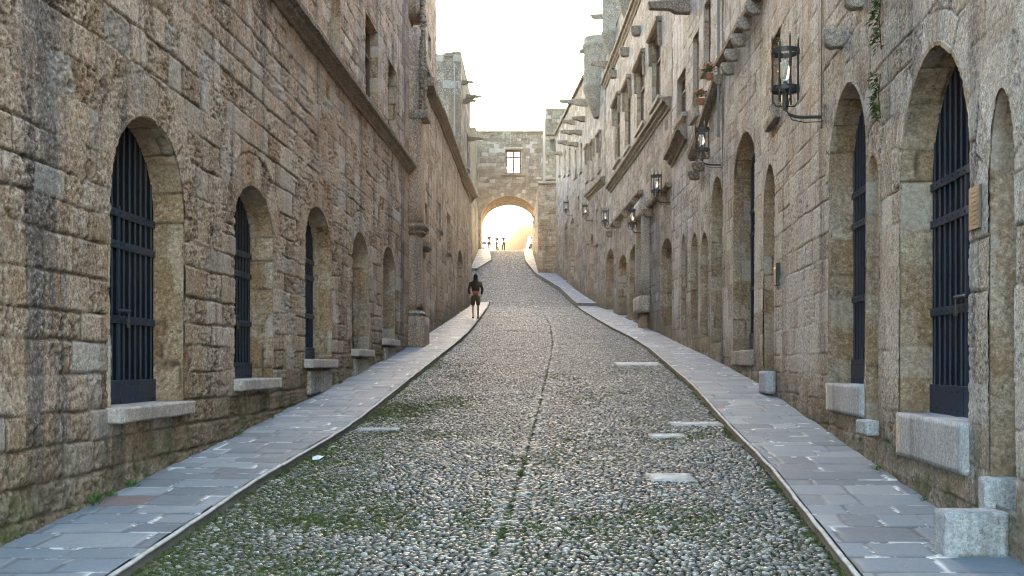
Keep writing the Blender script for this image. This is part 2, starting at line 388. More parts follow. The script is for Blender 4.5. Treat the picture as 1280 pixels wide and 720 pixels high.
def build_facade(name, parent, fac, zlo, ztop, mat, jmat, arches=(), seed=1, st=None, hmin=.016, zstep=.022, zfine=99, cap=.08, face=False, u_lo=0, topnoise=0):
    st = st or {}
    us = [u_lo]; Utot = fac.U[-1]
    while us[-1] < Utot:
        x, y = fac.at(us[-1]); y = max(float(y), 3.0)
        stp = y / F * 1.3 if face else y * y / (F * max(abs(float(x)), 1)) * 1.2
        if y <= 5 and not face: stp = .06 if y > 3.2 else .5
        us.append(us[-1] + (stp if stp == .5 else float(np.clip(stp, hmin, cap))))
    us[-1] = Utot; us = np.array(us)
    zs = [zlo] if zlo < -2.2 else []
    if zstep < .0225: zs += list(np.arange(max(zlo, -2.1), 3.4, .0145)) + list(np.arange(3.4, min(ztop, zfine), zstep))
    else: zs += list(np.arange(zlo, min(ztop, zfine), zstep))
    while zs[-1] < ztop - .01: zs.append(min(zs[-1] + zstep * 3, ztop))
    zs[-1] = ztop; zs = np.array(zs)
    for a in arches:                                            # put a grid line on each jamb, sill
        for uu in (a.u0, a.u1):
            if u_lo < uu < Utot: us[np.argmin(abs(us - uu))] = uu
        zs[np.argmin(abs(zs - a.sill))] = a.sill
        if a.h <= .01: zs[np.argmin(abs(zs - a.apex))] = a.apex
    us = np.sort(us); zs = np.sort(zs)
    U, Z = np.meshgrid(us, zs)
    U, Z = U.copy(), Z.copy(); hole = np.zeros((len(zs) - 1, len(us) - 1), bool)
    for a in arches:
        if a.h > .01:
            sd = a.sd(U, Z); eps = 1e-3
            gx = (a.sd(U + eps, Z) - sd) / eps; gy = (a.sd(U, Z + eps) - sd) / eps; g = np.maximum(np.hypot(gx, gy), 1e-3)
            lu = np.gradient(us)[None, :]; lz = np.gradient(zs)[:, None]
            lim = .5 * (np.abs(gx / g) * lu + np.abs(gy / g) * lz)
            m = (np.abs(sd) < lim) & (Z > a.spring + 1e-4)
            U = np.where(m, U - sd * gx / g, U); Z = np.where(m, Z - sd * gy / g, Z)
        cu = (U[:-1, :-1] + U[1:, :-1] + U[:-1, 1:] + U[1:, 1:]) / 4; cz = (Z[:-1, :-1] + Z[1:, :-1] + Z[:-1, 1:] + Z[1:, 1:]) / 4
        hole |= a.sd(cu, cz) < -.002
    e, rid, du, dz = ashlar(U, Z, seed, st.get('hr', (.24, .38)), st.get('wr', (.34, .75)), st.get('warp', .014))
    for k, a in enumerate(arches):                              # voussoirs around the arch heads
        if a.h < .1 or a.a < .2: continue
        ring = st.get('ring', .34); sd = a.sd(U, Z); zc = a.spring
        m = (Z > zc - .02) & (sd > -.05) & (sd < ring)
        th = np.arctan2(Z - zc, U - a.c); nb = max(7, int(math.pi * (a.a + a.h) / 2 / .30)); t = th / math.pi * nb; i = np.floor(t)
        ee = np.minimum((t - i), (1 + i - t)) * math.pi / nb * (a.a + sd); ee = np.minimum(ee, ring - sd)
        e = np.where(m, np.maximum(ee, 0), e); rid = np.where(m, (5000 + 97 * k + i).astype(np.int64) * 13, rid)
        du = np.where(m, 0, du); dz = np.where(m, 0, dz)
    D, at = relief(U, Z, e, rid, du, dz, seed, st, Z - gz(fac.at(U.ravel())[1]).reshape(U.shape))
    X, Y = fac.at(U.ravel()); nx, ny = fac.nrm(U.ravel()); D = D.ravel()
    Zr = Z.ravel() + (topnoise * (fbm(U * 1.5, U * 0, seed + 3, 3).ravel() - .5) * (Z.ravel() > ztop - .3) if topnoise else 0)
    V = np.stack([X + nx * D, Y + ny * D, Zr], -1)
    at['hg'] = Zr - gz(Y)
    me = npmesh('facade', V, gridq(len(zs), len(us), ~hole, flip=fac.sgn > 0 and False), {k: np.asarray(v).ravel() for k, v in at.items()})
    if fac.sgn < 0: me.flip_normals()
    o = link(name, me, mat, parent)
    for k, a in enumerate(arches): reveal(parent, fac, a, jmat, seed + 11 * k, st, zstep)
    return o

def reveal(parent, fac, a, mat, seed, st, step):
    P = a.profile(max(step * 1.4, .03)); n = len(P)
    T = np.gradient(P, axis=0); T /= np.maximum(np.hypot(T[:, 0], T[:, 1]), 1e-6)[:, None]
    O = np.stack([-T[:, 1], T[:, 0]], -1)                         # points out of the opening
    L = np.concatenate([[0], np.cumsum(np.hypot(*np.diff(P, axis=0).T))])
    ns = list(np.arange(0, a.r, max(step * 1.4, .03))) + [a.r]
    rows = [(-1, -.05, .05), (0, .004, .03)] + [(1, -q, 0) for q in ns]
    A, B = np.meshgrid(L, np.array(ns)); D, at = wall_disp(B * 1.0 + seed * 3.3, A, seed + 500, dict(st, hr=(.28, .46), wr=(.30, .55)))
    dw, aw = wall_disp(P[:, 0], P[:, 1], seed + 7, st)
    V, AT = [], {k: [] for k in ('brnd', 'brnd2', 'joint', 'pit', 'hg')}
    for ri, (kd, nn, out) in enumerate(rows):
        if kd == 1: dd = D[ri - 2]; src = {k: at[k][ri - 2] for k in ('brnd', 'brnd2', 'joint', 'pit')}
        else: dd = D[0]; src = {k: at[k][0] for k in ('brnd', 'brnd2', 'joint', 'pit')}
        inset = -np.minimum(dd, .02) * float(np.clip((nn + a.r - .03) / .05, 0, 1)) if kd == 1 else 0
        uu = P[:, 0] + O[:, 0] * (out + inset * 1.0); zz = P[:, 1] + O[:, 1] * (out + inset)
        x, y = fac.at(uu); nx, ny = fac.nrm(uu); q = nn + (.5 * dd if kd >= 0 and ri < 4 else 0)
        V.append(np.stack([x + nx * q, y + ny * q, zz], -1))
        for k in src: AT[k].append(src[k])
        AT['hg'].append(zz - gz(y))
    me = npmesh('reveal', np.concatenate(V), gridq(len(rows), n), {k: np.concatenate(v) for k, v in AT.items()})
    if fac.sgn > 0: me.flip_normals()
    me.set_sharp_from_angle(angle=math.radians(42))
    return link('arch_reveal' if a.h > .01 else 'window_reveal', me, mat, parent)

def gate(parent, fac, a, mat, bmat, nb=10, lock=True, bars=True):
    """iron bar gate in the reveal: bars (part) > crossbars, kick plate, padlock; dark sheet behind for the unlit interior"""
    n0 = -a.r + .001
    ln = fac.pos(a.u1, 0) - fac.pos(a.u0, 0); ln.normalize()
    bm = bmesh.new()
    P = a.profile(.08); base = fac.pos(a.u0, 0, -a.r - .05)
    vs = [bm.verts.new(fac.pos(a.c + (u - a.c) * (1 + .10 / a.a), z + (.10 if z > a.spring else 0), -a.r - .012)) for u, z in P]
    f = bm.faces.new(vs); r_ = bmesh.ops.extrude_face_region(bm, geom=[f]); nx, ny = fac.nrm(a.c)
    for v in r_['geom']:
        if isinstance(v, bmesh.types.BMVert): v.co -= Vector((float(nx), float(ny), 0)) * .06
    bmesh.ops.recalc_face_normals(bm, faces=bm.faces[:])
    bm_obj('dark_interior_panel' if bars else 'blocked_back', bm, bmat, parent)
    if not bars: return
    rz = math.atan2(ln.y, ln.x)
    bm = bmesh.new(); w = a.u1 - a.u0
    for i in range(nb):
        u = a.u0 + w * (i + .5) / nb; x = abs(u - a.c) / a.a
        x = max(0, x - .02 / a.a); top = a.spring + a.h * math.sqrt(max(0, 1 - x ** a.p)) + .012
        p = fac.pos(u, (top + a.sill + .02) / 2, n0)
        tube(bm, [p - Vector((0, 0, (top - a.sill - .02) / 2)), p + Vector((0, 0, (top - a.sill - .02) / 2))], .012, 8)
    g = bm_obj('iron_gate', bm, mat, parent, bevel=.003, seg=1)
    for fr in (.30, .56, .67) if a.h > .1 else (.3, .6):
        z = a.sill + (a.apex - a.sill) * fr; x = 1.0
        if z > a.spring: x = max(0.2, (1 - ((z - a.spring) / a.h) ** 2)) ** (1 / a.p)
        bm = bmesh.new(); box(bm, fac.pos(a.c, z, n0 + .016), (w * x * .99, .018, .075), rz)
        for i in range(nb):
            u = a.u0 + w * (i + .5) / nb
            if abs(u - a.c) < a.a * x * .97: bmesh.ops.create_icosphere(bm, subdivisions=1, radius=.014, matrix=Matrix.Translation(fac.pos(u, z, n0 + .026)))
        bm_obj('crossbar', bm, mat, g, bevel=.003, seg=1)
    bm = bmesh.new(); hgt = (a.apex - a.sill) * .085
    for q in (-1, 1): box(bm, fac.pos(a.c + q * w * .247, a.sill + hgt / 2 + .01, n0 + .022), (w * .485, .022, hgt), rz)
    for i in range(nb):
        for k in (.2, .8): bmesh.ops.create_icosphere(bm, subdivisions=1, radius=.012, matrix=Matrix.Translation(fac.pos(a.u0 + w * (i + .5) / nb, a.sill + .01 + hgt * k, n0 + .036)))
    bm_obj('kick_plate', bm, mat, g, bevel=.003, seg=1)
    bm = bmesh.new(); box(bm, fac.pos(a.c, (a.sill + a.spring) / 2, n0 + .004), (.05, .03, a.spring - a.sill - .02), rz)
    bm_obj('meeting_stile', bm, mat, g, bevel=.004, seg=1)
    if lock:
        zb = a.sill + (a.apex - a.sill) * .33
        bm = bmesh.new(); tube(bm, [fac.pos(a.c - .16, zb, n0 + .06), fac.pos(a.c + .16, zb, n0 + .06)], .014)
        for q in (-.1, .1): box(bm, fac.pos(a.c + q, zb, n0 + .045), (.03, .04, .05), rz)
        bm_obj('bolt', bm, mat, g)
        bm = bmesh.new(); c = fac.pos(a.c + .13, zb - .13, n0 + .06); box(bm, c, (.05, .022, .06), rz)
        ax = Vector((math.cos(rz), math.sin(rz), 0))
        tube(bm, [c + ax * (.018 * math.cos(t)) + Vector((0, 0, .03 + .05 * math.sin(t))) for t in np.linspace(0, math.pi, 7)], .005, 6)
        tube(bm, [c + Vector((0, 0, .07)), fac.pos(a.c + .13, zb, n0 + .06)], .006, 6)
        bm_obj('padlock', bm, M['brass'], g)

def moulding(name, parent, fac, u0, u1, z0, z1, prof, mat, seed=0, step=.12, amp=.012):
    """sweep a (projection, height) profile along the wall from z0 to z1"""
    n = max(2, int((u1 - u0) / step)); m = len(prof); us = np.linspace(u0, u1, n + 1); V = []
    for k, u in enumerate(us):
        zb = z0 + (z1 - z0) * k / n
        for q, (pn, pz) in enumerate(prof):
            j = (fbm(np.array([u * 3.0]), np.array([q * .7 + seed]), seed, 3)[0] - .5) * amp * 2
            V.append(fac.pos(u, zb + pz + j, pn + j))
    bm = bmesh.new(); vs = [bm.verts.new(v) for v in V]
    for k in range(n):
        for q in range(m - 1): bm.faces.new((vs[k * m + q], vs[k * m + q + 1], vs[(k + 1) * m + q + 1], vs[(k + 1) * m + q]))
        bm.faces.new((vs[k * m + m - 1], vs[k * m], vs[(k + 1) * m], vs[(k + 1) * m + m - 1]))
    bm.faces.new(vs[:m][::-1]); bm.faces.new(vs[-m:]); bmesh.ops.recalc_face_normals(bm, faces=bm.faces[:])
    return bm_obj(name, bm, mat, parent)
CORN = [(-.05, -.16), (.03, -.16), (.05, -.10), (.11, -.06), (.12, .0), (.20, .03), (.21, .10), (.17, .13), (-.05, .16)]
LEDGE = [(-.05, -.08), (.12, -.08), (.20, -.02), (.21, .07), (-.05, .11)]
THIN = [(-.05, -.05), (.09, -.05), (.11, .04), (-.05, .06)]
def scaled(prof, k, kz=None): return [(a if a < 0 else a * k, b * (kz or k)) for a, b in prof]

def shell(parent, fac, zlo, ztop, depth, mat, wide=.02):
    """side, back and roof of a building behind its facade"""
    bm = bmesh.new(); us = list(fac.U); f_, b_ = [], []
    for u in us:
        p = fac.pos(min(u, fac.U[-1] - 1e-4), 0, -.55); q = fac.pos(min(u, fac.U[-1] - 1e-4), 0, -depth)
        f_.append((p.x, p.y)); b_.append((q.x, q.y))
    ring = f_ + b_[::-1]
    lo = [bm.verts.new((x, y, zlo)) for x, y in ring]; hi = [bm.verts.new((x, y, ztop - .25)) for x, y in ring]
    n = len(ring)
    for i in range(n): bm.faces.new((lo[i], lo[(i + 1) % n], hi[(i + 1) % n], hi[i]))
    bm.faces.new(hi); bm.faces.new(lo[::-1]); bmesh.ops.recalc_face_normals(bm, faces=bm.faces[:])
    o = bm_obj('rear_walls', bm, M['roof'], parent)
    # parapet cap and reveals of the wall ends
    bm = bmesh.new()
    for i, u in enumerate(us[:-1]):
        a, b = fac.pos(u, 0, .02), fac.pos(us[i + 1] - 1e-4, 0, .02); c, d = fac.pos(us[i + 1] - 1e-4, 0, -.6), fac.pos(u, 0, -.6)
        vs = [bm.verts.new((p.x, p.y, ztop + h)) for h in (-.02, .10) for p in (a, b, c, d)]
        for f in ((0, 1, 2, 3), (7, 6, 5, 4), (0, 4, 5, 1), (1, 5, 6, 2), (2, 6, 7, 3), (3, 7, 4, 0)): bm.faces.new([vs[k] for k in f])
    for e in (0, us[-1] - 1e-4):
        s = 1 if e == 0 else -1
        a, b = fac.pos(e, 0, .0), fac.pos(e, 0, -.6)
        t = (fac.pos(us[-1] - 1e-4, 0) - fac.pos(0, 0)).normalized() * (.03 * s)
        vs = [bm.verts.new((p.x, p.y, z)) for z in (zlo, ztop - .03) for p in (a, b, b + t, a + t)]
        for f in ((0, 1, 2, 3), (7, 6, 5, 4), (0, 4, 5, 1), (1, 5, 6, 2), (2, 6, 7, 3), (3, 7, 4, 0)): bm.faces.new([vs[k] for k in f])
    bmesh.ops.recalc_face_normals(bm, faces=bm.faces[:])
    bm_obj('parapet', bm, mat, parent)

def apx(fac, xn, xf, apy, spy, sil, p=2.0, r=.3, kind='gate', flat=False):
    """arch from photo columns/rows on a facade"""
    u0, u1 = fac.upx(xn), fac.upx(xf); c = (u0 + u1) / 2
    apex = fac.zpy(apy, c); spring = fac.zpy(spy, max(u0, u1)) if not flat else apex
    sill = fac.zpy(sil, min(u0, u1)) if sil else float(gz(fac.pos(c, 0).y)) + .02
    return Arch(u0, u1, sill, spring, apex, p, r, kind)

def stone_sill(parent, fac, a, mat, proj=.11, th=.14, ext=.05, name='sill', seed=1, amt=.02):
    w = a.u1 - a.u0 + 2 * ext; c = fac.pos(a.c, a.sill - th / 2 + .015, (proj - a.r) / 2)
    o = rough_block(name, (proj + a.r + .02, w, th), mat, parent, c, fac.ang(a.c), amt=amt, seed=seed, cuts=9)
    return o

def corbel(name, parent, fac, u, z, w=.22, h=.26, out=.42, mat=None):
    """stone corbel with a rounded underside"""
    bm = bmesh.new(); prof = [(-.1, -h * .9), (.05, -h * .95), (out * .55, -h), (out * .85, -h * .8), (out, -h * .35), (out, 0), (-.1, 0)]
    A = []; 
    for s in (-.5, .5):
        A.append([bm.verts.new((p, w * s, q)) for p, q in prof])
    m = len(prof)
    for q in range(m): bm.faces.new((A[0][q], A[0][(q + 1) % m], A[1][(q + 1) % m], A[1][q]))
    bm.faces.new(A[0][::-1]); bm.faces.new(A[1]); bmesh.ops.recalc_face_normals(bm, faces=bm.faces[:])
    o = bm_obj(name, bm, mat or M['trim'], parent, bevel=.03, smooth=False, seg=3); o.location = fac.pos(u, z); o.rotation_euler = (0, 0, fac.ang(u)); return o

def spout(parent, fac, u, z, out=.9, mat=None, w=.16, h=.2, name='waterspout'):
    bm = bmesh.new(); prof = [(-.2, -h), (out * .35, -h * .95), (out * .5, -h * .7), (out, -h * .62), (out + .05, -.02), (out * .6, 0), (-.2, .03)]
    A = [[bm.verts.new((p, w * s * (1 - .25 * max(p, 0) / out), q)) for p, q in prof] for s in (-.5, .5)]; m = len(prof)
    for q in range(m): bm.faces.new((A[0][q], A[0][(q + 1) % m], A[1][(q + 1) % m], A[1][q]))
    bm.faces.new(A[0][::-1]); bm.faces.new(A[1]); bmesh.ops.recalc_face_normals(bm, faces=bm.faces[:])
    o = bm_obj(name, bm, mat or M['trim'], parent, bevel=.02); o.location = fac.pos(u, z); o.rotation_euler = (0, 0, fac.ang(u)); return o

def framed_window(parent, fac, xn, xf, top, bot, hood=True, seed=0, dark=True):
    """small window: hood mould, sill, mullion and glass"""
    a = apx(fac, xn, xf, top, top, bot, r=.22, flat=True)
    return a
def dress_window(parent, fac, a, hood=True, cross=True):
    w = a.u1 - a.u0
    fr = bmesh.new(); rz = fac.ang(a.c) + math.pi / 2; n = -a.r + .05
    for u in (a.u0 + .03, a.u1 - .03): box(fr, fac.pos(u, (a.sill + a.apex) / 2, n), (.07, .06, a.apex - a.sill), rz)
    for z in (a.sill + .03, a.apex - .03): box(fr, fac.pos(a.c, z, n), (w - .13, .06, .07), rz)
    if cross:
        box(fr, fac.pos(a.c, (a.sill + a.apex) / 2, n), (.06, .05, a.apex - a.sill - .13), rz)
        box(fr, fac.pos(a.c, a.sill + .66 * (a.apex - a.sill), n + .005), (w - .13, .055, .06), rz)
    f = bm_obj('window_frame', fr, M['wood'], parent)
    g = bmesh.new(); box(g, fac.pos(a.c, (a.sill + a.apex) / 2, n - .02), (w - .06, .012, a.apex - a.sill - .04), rz)
    bm_obj('pane', g, M['winglass'], f)
    if hood:
        hz = a.apex + .10
        moulding('hood_mould', parent, fac, a.u0 - .22, a.u1 + .22, hz, hz, scaled(LEDGE, .9), M['trim'], step=.2)
        for u in (a.u0 - .2, a.u1 + .08):
            moulding('hood_mould', parent, fac, u, u + .12, hz - .1 - .45, hz - .1 - .45, [(-.05, -.3), (.10, -.28), (.12, .43), (-.05, .43)], M['trim'], step=.1)
    moulding('window_ledge', parent, fac, a.u0 - .12, a.u1 + .12, a.sill - .07, a.sill - .07, scaled(THIN, 1.1), M['trimpale'], step=.2)
s_ = NT('dusty_window_glass'); M['winglass'] = s_.done((.05, .055, .06), .12, .6)

GB = -0.4        # wall foundations start this far under the pavement
# ---------------- left: long building with the five barred arches
L1 = Facade([(-3.64 + .0414 * (d - 8), d) for d in (2, 30.6)], 1)
b = empty('hospital_building', L1.pos(0, -2.2)); b.matrix_world
def root(name, fac, label, cat='building', group=None):
    o = empty(name); tag(o, label, cat, group); return o
COL.objects.unlink(b); bpy.data.objects.remove(b)
bL1 = root('stone_building', L1, 'long tan stone building on the left with five barred arches and a sloping-looking cornice')
aL = [apx(L1, 138, 229, 148, 272, 512, 2.0, .32), apx(L1, 292, 341, 233, 304, 476, 2.0, .32), apx(L1, 382, 414, 260, 316, 450, 2.0, .32),
      apx(L1, 440, 461, 291, 332, 437, 2.0, .34), apx(L1, 479, 494, 309, 343, 424, 2.0, .36)]
aw = [apx(L1, 457, 472, 28, 28, 122, r=.25, flat=True), apx(L1, 485, 495, 82, 82, 170, r=.25, flat=True), apx(L1, 414, 425, -30, -30, 75, r=.25, flat=True)]
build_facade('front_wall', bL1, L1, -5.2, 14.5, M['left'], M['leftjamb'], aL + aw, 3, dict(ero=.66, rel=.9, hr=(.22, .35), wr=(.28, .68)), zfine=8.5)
for i, a in enumerate(aL):
    gate(bL1, L1, a, M['iron'], M['door'], 13, lock=i < 3)
    stone_sill(bL1, L1, a, M['pink'], seed=i)
    if i in (2, 3, 4): stone_sill(bL1, L1, Arch(a.u0 + .15, a.u1 - .1, a.sill - .19, a.spring, a.apex, 2, .1), M['trimpale'], proj=.03, th=.38, ext=0, name='apron_block', seed=i + 9)
for a in aw: dress_window(bL1, L1, a, hood=False)
shell(bL1, L1, -5.2, 14.5, 9, M['left'])
moulding('cornice', bL1, L1, L1.upx(300), L1.U[-1] - .02, 5.2, 5.2, CORN, M['trim'])
for px in (515,):   # thin recessed drain channel shown as pipe
    pass

# ---------------- left: second building beyond the pilaster
L2 = Facade([(-2.71, 30.6), (-2.56, 37.9)], 1)
L2b = Facade([(-2.56, 37.9), (-2.14, 59.2)], 1)
bL2 = root('stone_building', L2, 'tall tan stone building directly behind the carved pilaster on the left')
build_facade('front_wall', bL2, L2, -.2, 14.8, M['left'], M['leftjamb'], [apx(L2, 531, 534, 255, 255, 290, r=.2, flat=True), apx(L2, 535.5, 538.5, 45, 45, 68, r=.2, flat=True)], 13, dict(ero=.5, rel=.9), hmin=.05, zstep=.03, zfine=12.5)
shell(bL2, L2, -.2, 14.8, 9, M['left'])
moulding('cornice', bL2, L2, .9, L2.U[-1], 8.5, 8.55, scaled(CORN, 1.2), M['trim'])
moulding('ledge_slab', bL2, L2, .9, 1.9, 7.95, 7.85, [(-.05, -.12), (.5, -.12), (.52, .12), (-.05, .14)], M['trim'])
bL2b = root('stone_building', L2b, 'low tan stone building on the left under a sloping cornice, beside the walking person')
aa = [apx(L2b, 572.5, 578, 313, 330, 389, 1.8, .3), apx(L2b, 559, 562.5, 268, 268, 312, r=.3, flat=True), apx(L2b, 549, 551, 255, 255, 285, r=.2, flat=True)]
build_facade('front_wall', bL2b, L2b, .6, 8.62, M['left'], M['leftjamb'], aa, 17, dict(ero=.6, rel=1.0), hmin=.06, zstep=.035, cap=.12)
for a in aa[:1]: gate(bL2b, L2b, a, M['iron'], M['door'], 6, lock=False)
for a in aa[1:]: dress_window(bL2b, L2b, a, hood=False, cross=False)
shell(bL2b, L2b, .6, 8.6, 9, M['left'])
moulding('cornice', bL2b, L2b, 0.01, 12.9, 8.62, 8.62, scaled(CORN, 1.25), M['trim'])
moulding('cornice', bL2b, L2b, 13.0, L2b.U[-1], 8.55, 8.75, scaled(CORN, 1.5), M['trim'])

# ---------------- left: the tower block rising behind
y0 = 50.9; xr = -2.33
TWf = Facade([(xr - 7, y0), (xr, y0)], 1); TWs = Facade([(xr, y0), (xr + .14, 59.0)], 1)
bT = root('stone_tower', TWf, 'square tan stone tower with projecting waterspouts above the low left building', 'tower')
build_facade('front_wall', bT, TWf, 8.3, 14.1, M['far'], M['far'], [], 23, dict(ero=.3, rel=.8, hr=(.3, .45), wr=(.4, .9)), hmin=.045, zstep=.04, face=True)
aa = [Arch(5.2, 6.3, 9.9, 11.6, 11.6, 2, .25)]
build_facade('side_wall', bT, TWs, 8.3, 14.1, M['far'], M['far'], aa, 24, dict(ero=.3, rel=.8), hmin=.08, zstep=.045, cap=.12)
for a in aa: dress_window(bT, TWs, a, hood=False)
shell(bT, TWs, 8.3, 14.1, 7, M['far'])
for u, z, o_ in ((.5, 13.0, .55), (1.6, 12.4, .6), (4.4, 13.3, .5), (6.4, 11.6, .75), (7.5, 14.0, .6)): spout(bT, TWs, u, z, o_, M['far'])
bm = bmesh.new(); tube(bm, [(xr - .28, y0 - .07, 8.7), (xr - .28, y0 - .07, 13.6)], .035); bm_obj('drainpipe', bm, M['pipe'], bT)
fl = empty('floodlight', (xr - .55, y0 - .12, 14.02)); tag(fl, 'small white floodlight on the top edge of the left tower', 'floodlight')
bm = bmesh.new(); box(bm, (0, -.1, .02), (.34, .22, .16), 0, .5); bm_obj('lamp_housing', bm, M['steel'], fl, bevel=.02)
bm = bmesh.new(); tube(bm, [(0, .12, -.1), (0, .1, 0), (0, 0, .02)], .015); box(bm, (0, .13, -.1), (.1, .04, .1)); bm_obj('mount', bm, M['steel'], fl)

# ---------------- left: set-back wall running up to the arch building
L3a = Facade([(-3.05, 59.3), (-3.12, 96.9)], 1); L3 = Facade([(-3.12, 97), (-3.15, 104.6)], 1)
bL3a = root('garden_wall', L3a, 'set-back stone wall left of the upper street, between the low building and the gateway', 'wall')
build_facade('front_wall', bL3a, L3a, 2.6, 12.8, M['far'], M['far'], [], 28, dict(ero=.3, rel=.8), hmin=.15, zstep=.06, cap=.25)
shell(bL3a, L3a, 2.6, 12.8, 4, M['far'])
bL3 = root('stone_building', L3, 'pale narrow strip of stone building next to the gateway on its left side')
aa = [Arch(2, 3.0, 15.2, 16.7, 16.7, 2, .2), Arch(5, 6, 18, 19.3, 19.3, 2, .2)]
build_facade('front_wall', bL3, L3, 8, 20.4, M['far'], M['far'], aa, 29, dict(ero=.3, rel=.8), hmin=.1, zstep=.06, cap=.2)
for a in aa: dress_window(bL3, L3, a, hood=False)
shell(bL3, L3, 8, 20.4, 4, M['far'])
moulding('string_course', bL3, L3, 0.1, 7.5, 17.2, 17.2, THIN, M['trimpale'], step=.6)

# ---------------- the carved pilaster between the left buildings
pil = empty('carved_pilaster', L1.pos(L1.U[-1] - .05, float(gz(30)))); tag(pil, 'tall carved stone pilaster with moulded base and capitals between the left buildings', 'pilaster')
ub = L1.U[-1]
def pil_part(name, u0, u1, z0, z1, n, mat, nseg=1, bev=.03):
    c = L1.pos(u0, 0, n / 2 - .05); d = L1.pos(min(u1, ub - 1e-3), 0, n / 2 - .05) if u1 <= ub else L2.pos(u1 - ub, 0, n / 2 - .05)
    m = (c + d) / 2; w = (d - c).length
    o = rough_block(name, (n + .1, w, z1 - z0), mat, pil, (m.x, m.y, (z0 + z1) / 2) - np.array(pil.location), L1.ang(1), amt=.02, cuts=3 if z1 - z0 < 2 else 10, bev=bev, seed=int(u0 * 7 + z0 * 3) % 50)
    return o
g0 = float(gz(30)) - .2
pil_part('pedestal', ub - .9, ub + .35, g0, g0 + 1.0, .42, M['column'])
pil_part('base_moulding', ub - .85, ub + .3, g0 + 1.0, g0 + 1.15, .36, M['trimpale'], bev=.06)
pil_part('shaft', ub - .75, ub + .0, g0 + 1.15, 3.45, .28, M['column'], bev=.08)
pil_part('capital', ub - .8, ub + .05, 3.45, 3.60, .37, M['trim'], bev=.05)
pil_part('capital', ub - .86, ub + .1, 3.60, 3.76, .44, M['trim'], bev=.04)
pil_part('side_shaft', ub + .04, ub + 1.0, g0 + .9, 3.15, .26, M['column'], bev=.06)
pil_part('side_capital', ub + .0, ub + 1.15, 3.15, 3.42, .42, M['trim'], bev=.05)
pil_part('upper_shaft', ub - .75, ub + .05, 3.76, 9.0, .30, M['column'], bev=.07)
pil_part('upper_shaft', ub - .75, ub + .2, 9.3, 13.9, .26, M['column'], bev=.07)
# crocketed canopy carved on the upper shaft
bm = bmesh.new()
rng = random.Random(4)
for k in range(26):
    z = 6.9 + k * .12; w = .34 * (1 - (k / 26) ** 1.3) + .06
    for sgn in (-1, 1):
        p = L1.pos(ub - .42 + sgn * w, z, .30 + .05 * rng.random())
        bmesh.ops.create_icosphere(bm, subdivisions=1, radius=.055 + .03 * rng.random(), matrix=Matrix.Translation(p))
tube(bm, [L1.pos(ub - .42 - .36, 6.8, .3), L1.pos(ub - .42 - .3, 8.2, .34), L1.pos(ub - .42, 9.9, .3)], .05)
tube(bm, [L1.pos(ub - .42 + .36, 6.8, .3), L1.pos(ub - .42 + .3, 8.2, .34), L1.pos(ub - .42, 9.9, .3)], .05)
o = bm_obj('carved_canopy', bm, M['trim'], pil, smooth=True); o.location = -Vector(pil.location)
o = rough_block('bracket_shelf', (.62, .75, .22), M['trim'], pil, L1.pos(ub - .42, 6.65, .18) - Vector(pil.location), L1.ang(1), amt=.03, seed=5)

# ---------------- right: near building with the tall blue gates
R1 = Facade([(3.45 + .084 * (d - 8), d) for d in (2, 20)] + [(4.6, 24.5)], -1)
bR1 = root('stone_building', R1, 'near grey limestone building on the right with tall blue barred doorways')
aR = [apx(R1, 1213, 1125, 60, 232, 532, 1.75, .30), apx(R1, 1081, 1036, 108, 226, 484, 1.75, .30), apx(R1, 943, 917, 166, 228, 438, 1.7, .35)]
nR = [apx(R1, 1271, 1238, 110, 232, 640, 1.9, .34), apx(R1, 1098, 1083.5, 193, 236, 545, 1.8, .30), apx(R1, 969, 955, 205, 258, 472, 1.7, .34)]
wR = [apx(R1, 975, 964, 44, 44, 138, r=.2, flat=True)]
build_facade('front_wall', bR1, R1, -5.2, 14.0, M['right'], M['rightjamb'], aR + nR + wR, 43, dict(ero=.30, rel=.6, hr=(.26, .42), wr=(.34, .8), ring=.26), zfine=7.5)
for i, a in enumerate(aR):
    gate(bR1, R1, a, M['ironblue'], M['doorblue'], 13, lock=i < 1)
stone_sill(bR1, R1, aR[0], M['marble'], proj=.03, th=.40, ext=.0, seed=31)
stone_sill(bR1, R1, aR[1], M['marble'], proj=.03, th=.34, ext=.0, seed=32)
stone_sill(bR1, R1, aR[2], M['trimpale'], proj=.05, th=.3, ext=.0, seed=33)
for a in nR: gate(bR1, R1, a, None, M['rightflat'] if 'rightflat' in M else M['trimpale'], bars=False)
for a in wR: dress_window(bR1, R1, a, hood=False)
shell(bR1, R1, -5.2, 14.0, 9, M['right'])
moulding('ledge', bR1, R1, R1.upx(965), R1.U[-1], 6.55, 6.55, scaled(LEDGE, .8), M['trim'])
for px, py in ((934, 2), (924, 22), (917, 43), (909, 62), (904, 79)):
    u = R1.upx(px, .22); corbel('corbel', bR1, R1, u, R1.zpy(py, u, .2) , w=.17, h=.25, out=.27, mat=M['trimpale'])
for px, py in ((1028, 37), (1053, -14)):
    u = R1.upx(px, .2); corbel('corbel', bR1, R1, u, R1.zpy(py, u, .2), w=.16, h=.24, out=.20, mat=M['trimpale'])

